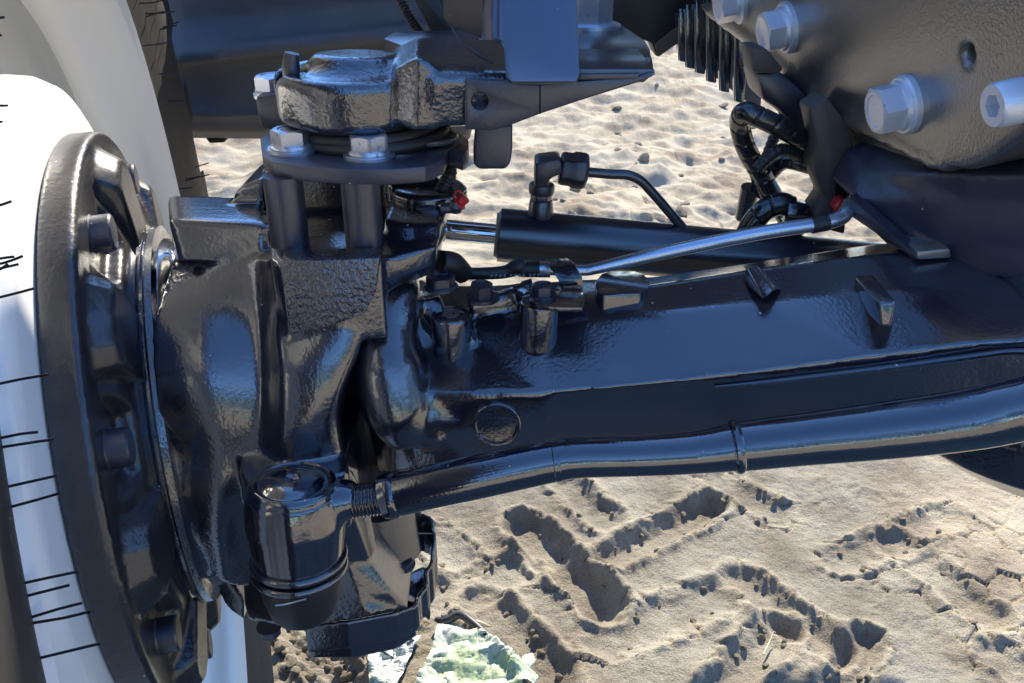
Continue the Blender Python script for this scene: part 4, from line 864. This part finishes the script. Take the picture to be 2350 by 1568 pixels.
wr1, _, _, _ = film('plastic_wrapper', [(868, 1425), (905, 1418), (945, 1438), (940, 1475), (968, 1470), (950, 1500), (925, 1560), (905, 1600), (850, 1600), (845, 1500), (870, 1465)], .010, 5, fm, lift=.010, res=50)
tag(wr1, 'torn pale green wrapper with black print, half covered by sand below the knuckle', 'wrapper')
wr2, _, _, _ = film('plastic_wrapper', [(1005, 1455), (1045, 1448), (1070, 1470), (1120, 1490), (1150, 1520), (1196, 1540), (1206, 1518), (1222, 1512), (1230, 1528), (1216, 1545), (1236, 1556), (1228, 1572), (1198, 1590), (1180, 1700), (930, 1700), (945, 1600), (985, 1530), (1000, 1485)], .026, 9, fm, lift=.012, res=80)
tag(wr2, 'crumpled white and green plastic film heaped beside a black strap at the bottom edge', 'wrapper')
ink = mat('black_ink', (0.02, 0.025, 0.035), .4)
def on_ground_strip(name, pxs, wpx, m, parent, dz):
    c = spline([V((*G(*p), 0)) for p in pxs], 6); v = []; f = []; hw = RAD(wpx, GP(*pxs[0])) / 2
    for i, p in enumerate(c):
        t = (c[min(i + 1, len(c) - 1)] - c[max(i - 1, 0)]).normalized(); s_ = V((-t.y, t.x, 0)) * hw
        for q_ in (p + s_, p - s_):
            v.append((q_.x, q_.y, 0)); 
    # drop onto the parent's surface
    bp_ = parent; dg = bpy.context.evaluated_depsgraph_get(); dg.update(); ev = parent.evaluated_get(dg)
    vv = []
    for x, y, z in v:
        hit, loc, _, _ = ev.ray_cast(V((x, y, 1.0)) - parent.location, V((0, 0, -1)))
        vv.append((x, y, (loc.z + dz) if hit else None))
    last = next((q_[2] for q_ in vv if q_[2] is not None), GZ + .03)
    out_ = []
    for x, y, z in vv:
        last = z if z is not None else last; out_.append((x, y, last))
    v2 = out_ + [(x, y, z - .0006) for x, y, z in out_]; n_ = len(out_)
    for i in range(0, n_ - 2, 2):
        f.append((i, i + 1, i + 3, i + 2)); f.append((n_ + i, n_ + i + 2, n_ + i + 3, n_ + i + 1)); f.append((i, i + 2, n_ + i + 2, n_ + i)); f.append((i + 1, n_ + i + 1, n_ + i + 3, i + 3))
    return part(name, [(v2, f)], m, parent)
cx_, cy_ = 942, 1478
on_ground_strip('printed_letter', [(cx_ + 20 * math.cos(t) - 8, cy_ + 14 * math.sin(t)) for t in np.linspace(-.4, 5.4, 12)], 8, ink, wr1, .0012)
on_ground_strip('printed_letter', [(897, 1492), (905, 1505), (903, 1520), (893, 1535), (880, 1545)], 3, ink, wr1, .0012)
on_ground_strip('printed_letter', [(880, 1516), (897, 1520), (915, 1526)], 3, ink, wr1, .0012)
st_ = part('plastic_strap', [tube([GP(1000, 1440, .02), GP(1025, 1445, .022), GP(1055, 1440, .026), GP(1085, 1462, .024), GP(1120, 1490, .022), GP(1155, 1515, .022), GP(1192, 1540, .018)], [.004, .0085, .007, .007, .0068, .0068, .005], 12, 6)], 'rubber', None)
st_['label'] = 'black rubber strap lying on the sand behind the crumpled film'; st_['category'] = 'strap'
kb = part('knot', [lathe(GP(1030, 1436, .024), (1, .3, .2), [(-.014, 0), (-.010, .008), (0, .006), (.008, .010), (.014, .004), (.016, 0)], 12)], 'rubber', st_)
wood = mat('dry_straw', (0.62, 0.52, 0.34), .7)
for pts, r_, lab in (([(1072, 1448), (1100, 1442), (1124, 1436)], .0045, 'pale torn splinter lying across the black strap'),
                     ([(1752, 1500), (1765, 1475), (1775, 1452)], .0016, 'dry straw stalk on cracked soil at the lower right'),
                     ([(2420 - 1000 + 40, 1500), (1470, 1492)], .0014, 'short dry stem lying in the churned soil')):
    q_ = [GP(*p) + V((0, 0, .012)) for p in pts]
    o = part('straw', [tube(q_, [r_] * (len(q_) - 1) + [r_ * .4], 7, 4)], wood, None); o['label'] = lab; o['category'] = 'straw'
# loose clods: parts of the ground
cl_meshes = []
rc = random.Random(12)
for k in range(6):
    bm = bmesh.new(); bmesh.ops.create_icosphere(bm, subdivisions=2, radius=1)
    sh = (rc.uniform(.8, 1.3), rc.uniform(.7, 1.1), rc.uniform(.5, .8))
    cuts_ = [(V((rc.gauss(0, 1), rc.gauss(0, 1), rc.gauss(0, 1))).normalized(), rc.uniform(.55, .9)) for _ in range(7)]
    for v in bm.verts:
        p = v.co.copy()
        for nn, dd in cuts_:
            e = p.dot(nn) - dd
            if e > 0: p -= nn * e
        p *= 1 + rc.uniform(-.04, .04); v.co = V((p.x * sh[0], p.y * sh[1], p.z * sh[2]))
    me = bpy.data.meshes.new('clod'); bm.to_mesh(me); bm.free(); me.shade_smooth(); me.set_sharp_from_angle(angle=math.radians(28)); me.materials.append(gm); cl_meshes.append(me)
spots = []
for a, b, wd, dp in grooves:
    for _ in range(9):
        t = rc.random(); sgn = rc.choice([-1, 1]); off = rc.uniform(24, 46); dx, dy = b[0] - a[0], b[1] - a[1]; Lg = math.hypot(dx, dy)
        spots.append((a[0] + dx * t - sgn * dy / Lg * off, a[1] + dy * t + sgn * dx / Lg * off * .8, rc.uniform(.003, .008)))
for _ in range(60): spots.append((rc.uniform(640, 900), rc.uniform(1440, 1568), rc.uniform(.004, .012)))
for _ in range(45): spots.append((rc.uniform(1250, 1900), rc.uniform(170, 520), rc.uniform(.012, .035)))
for px, py, sz in spots:
    p = GP(px, py); o = bpy.data.objects.new('clod', rc.choice(cl_meshes)); COL.objects.link(o); o.parent = ground
    o.location = p + V((0, 0, sz * .15)); o.scale = (sz, sz, sz); o.rotation_euler = (rc.uniform(-.4, .4), rc.uniform(-.4, .4), rc.uniform(0, 6.3))
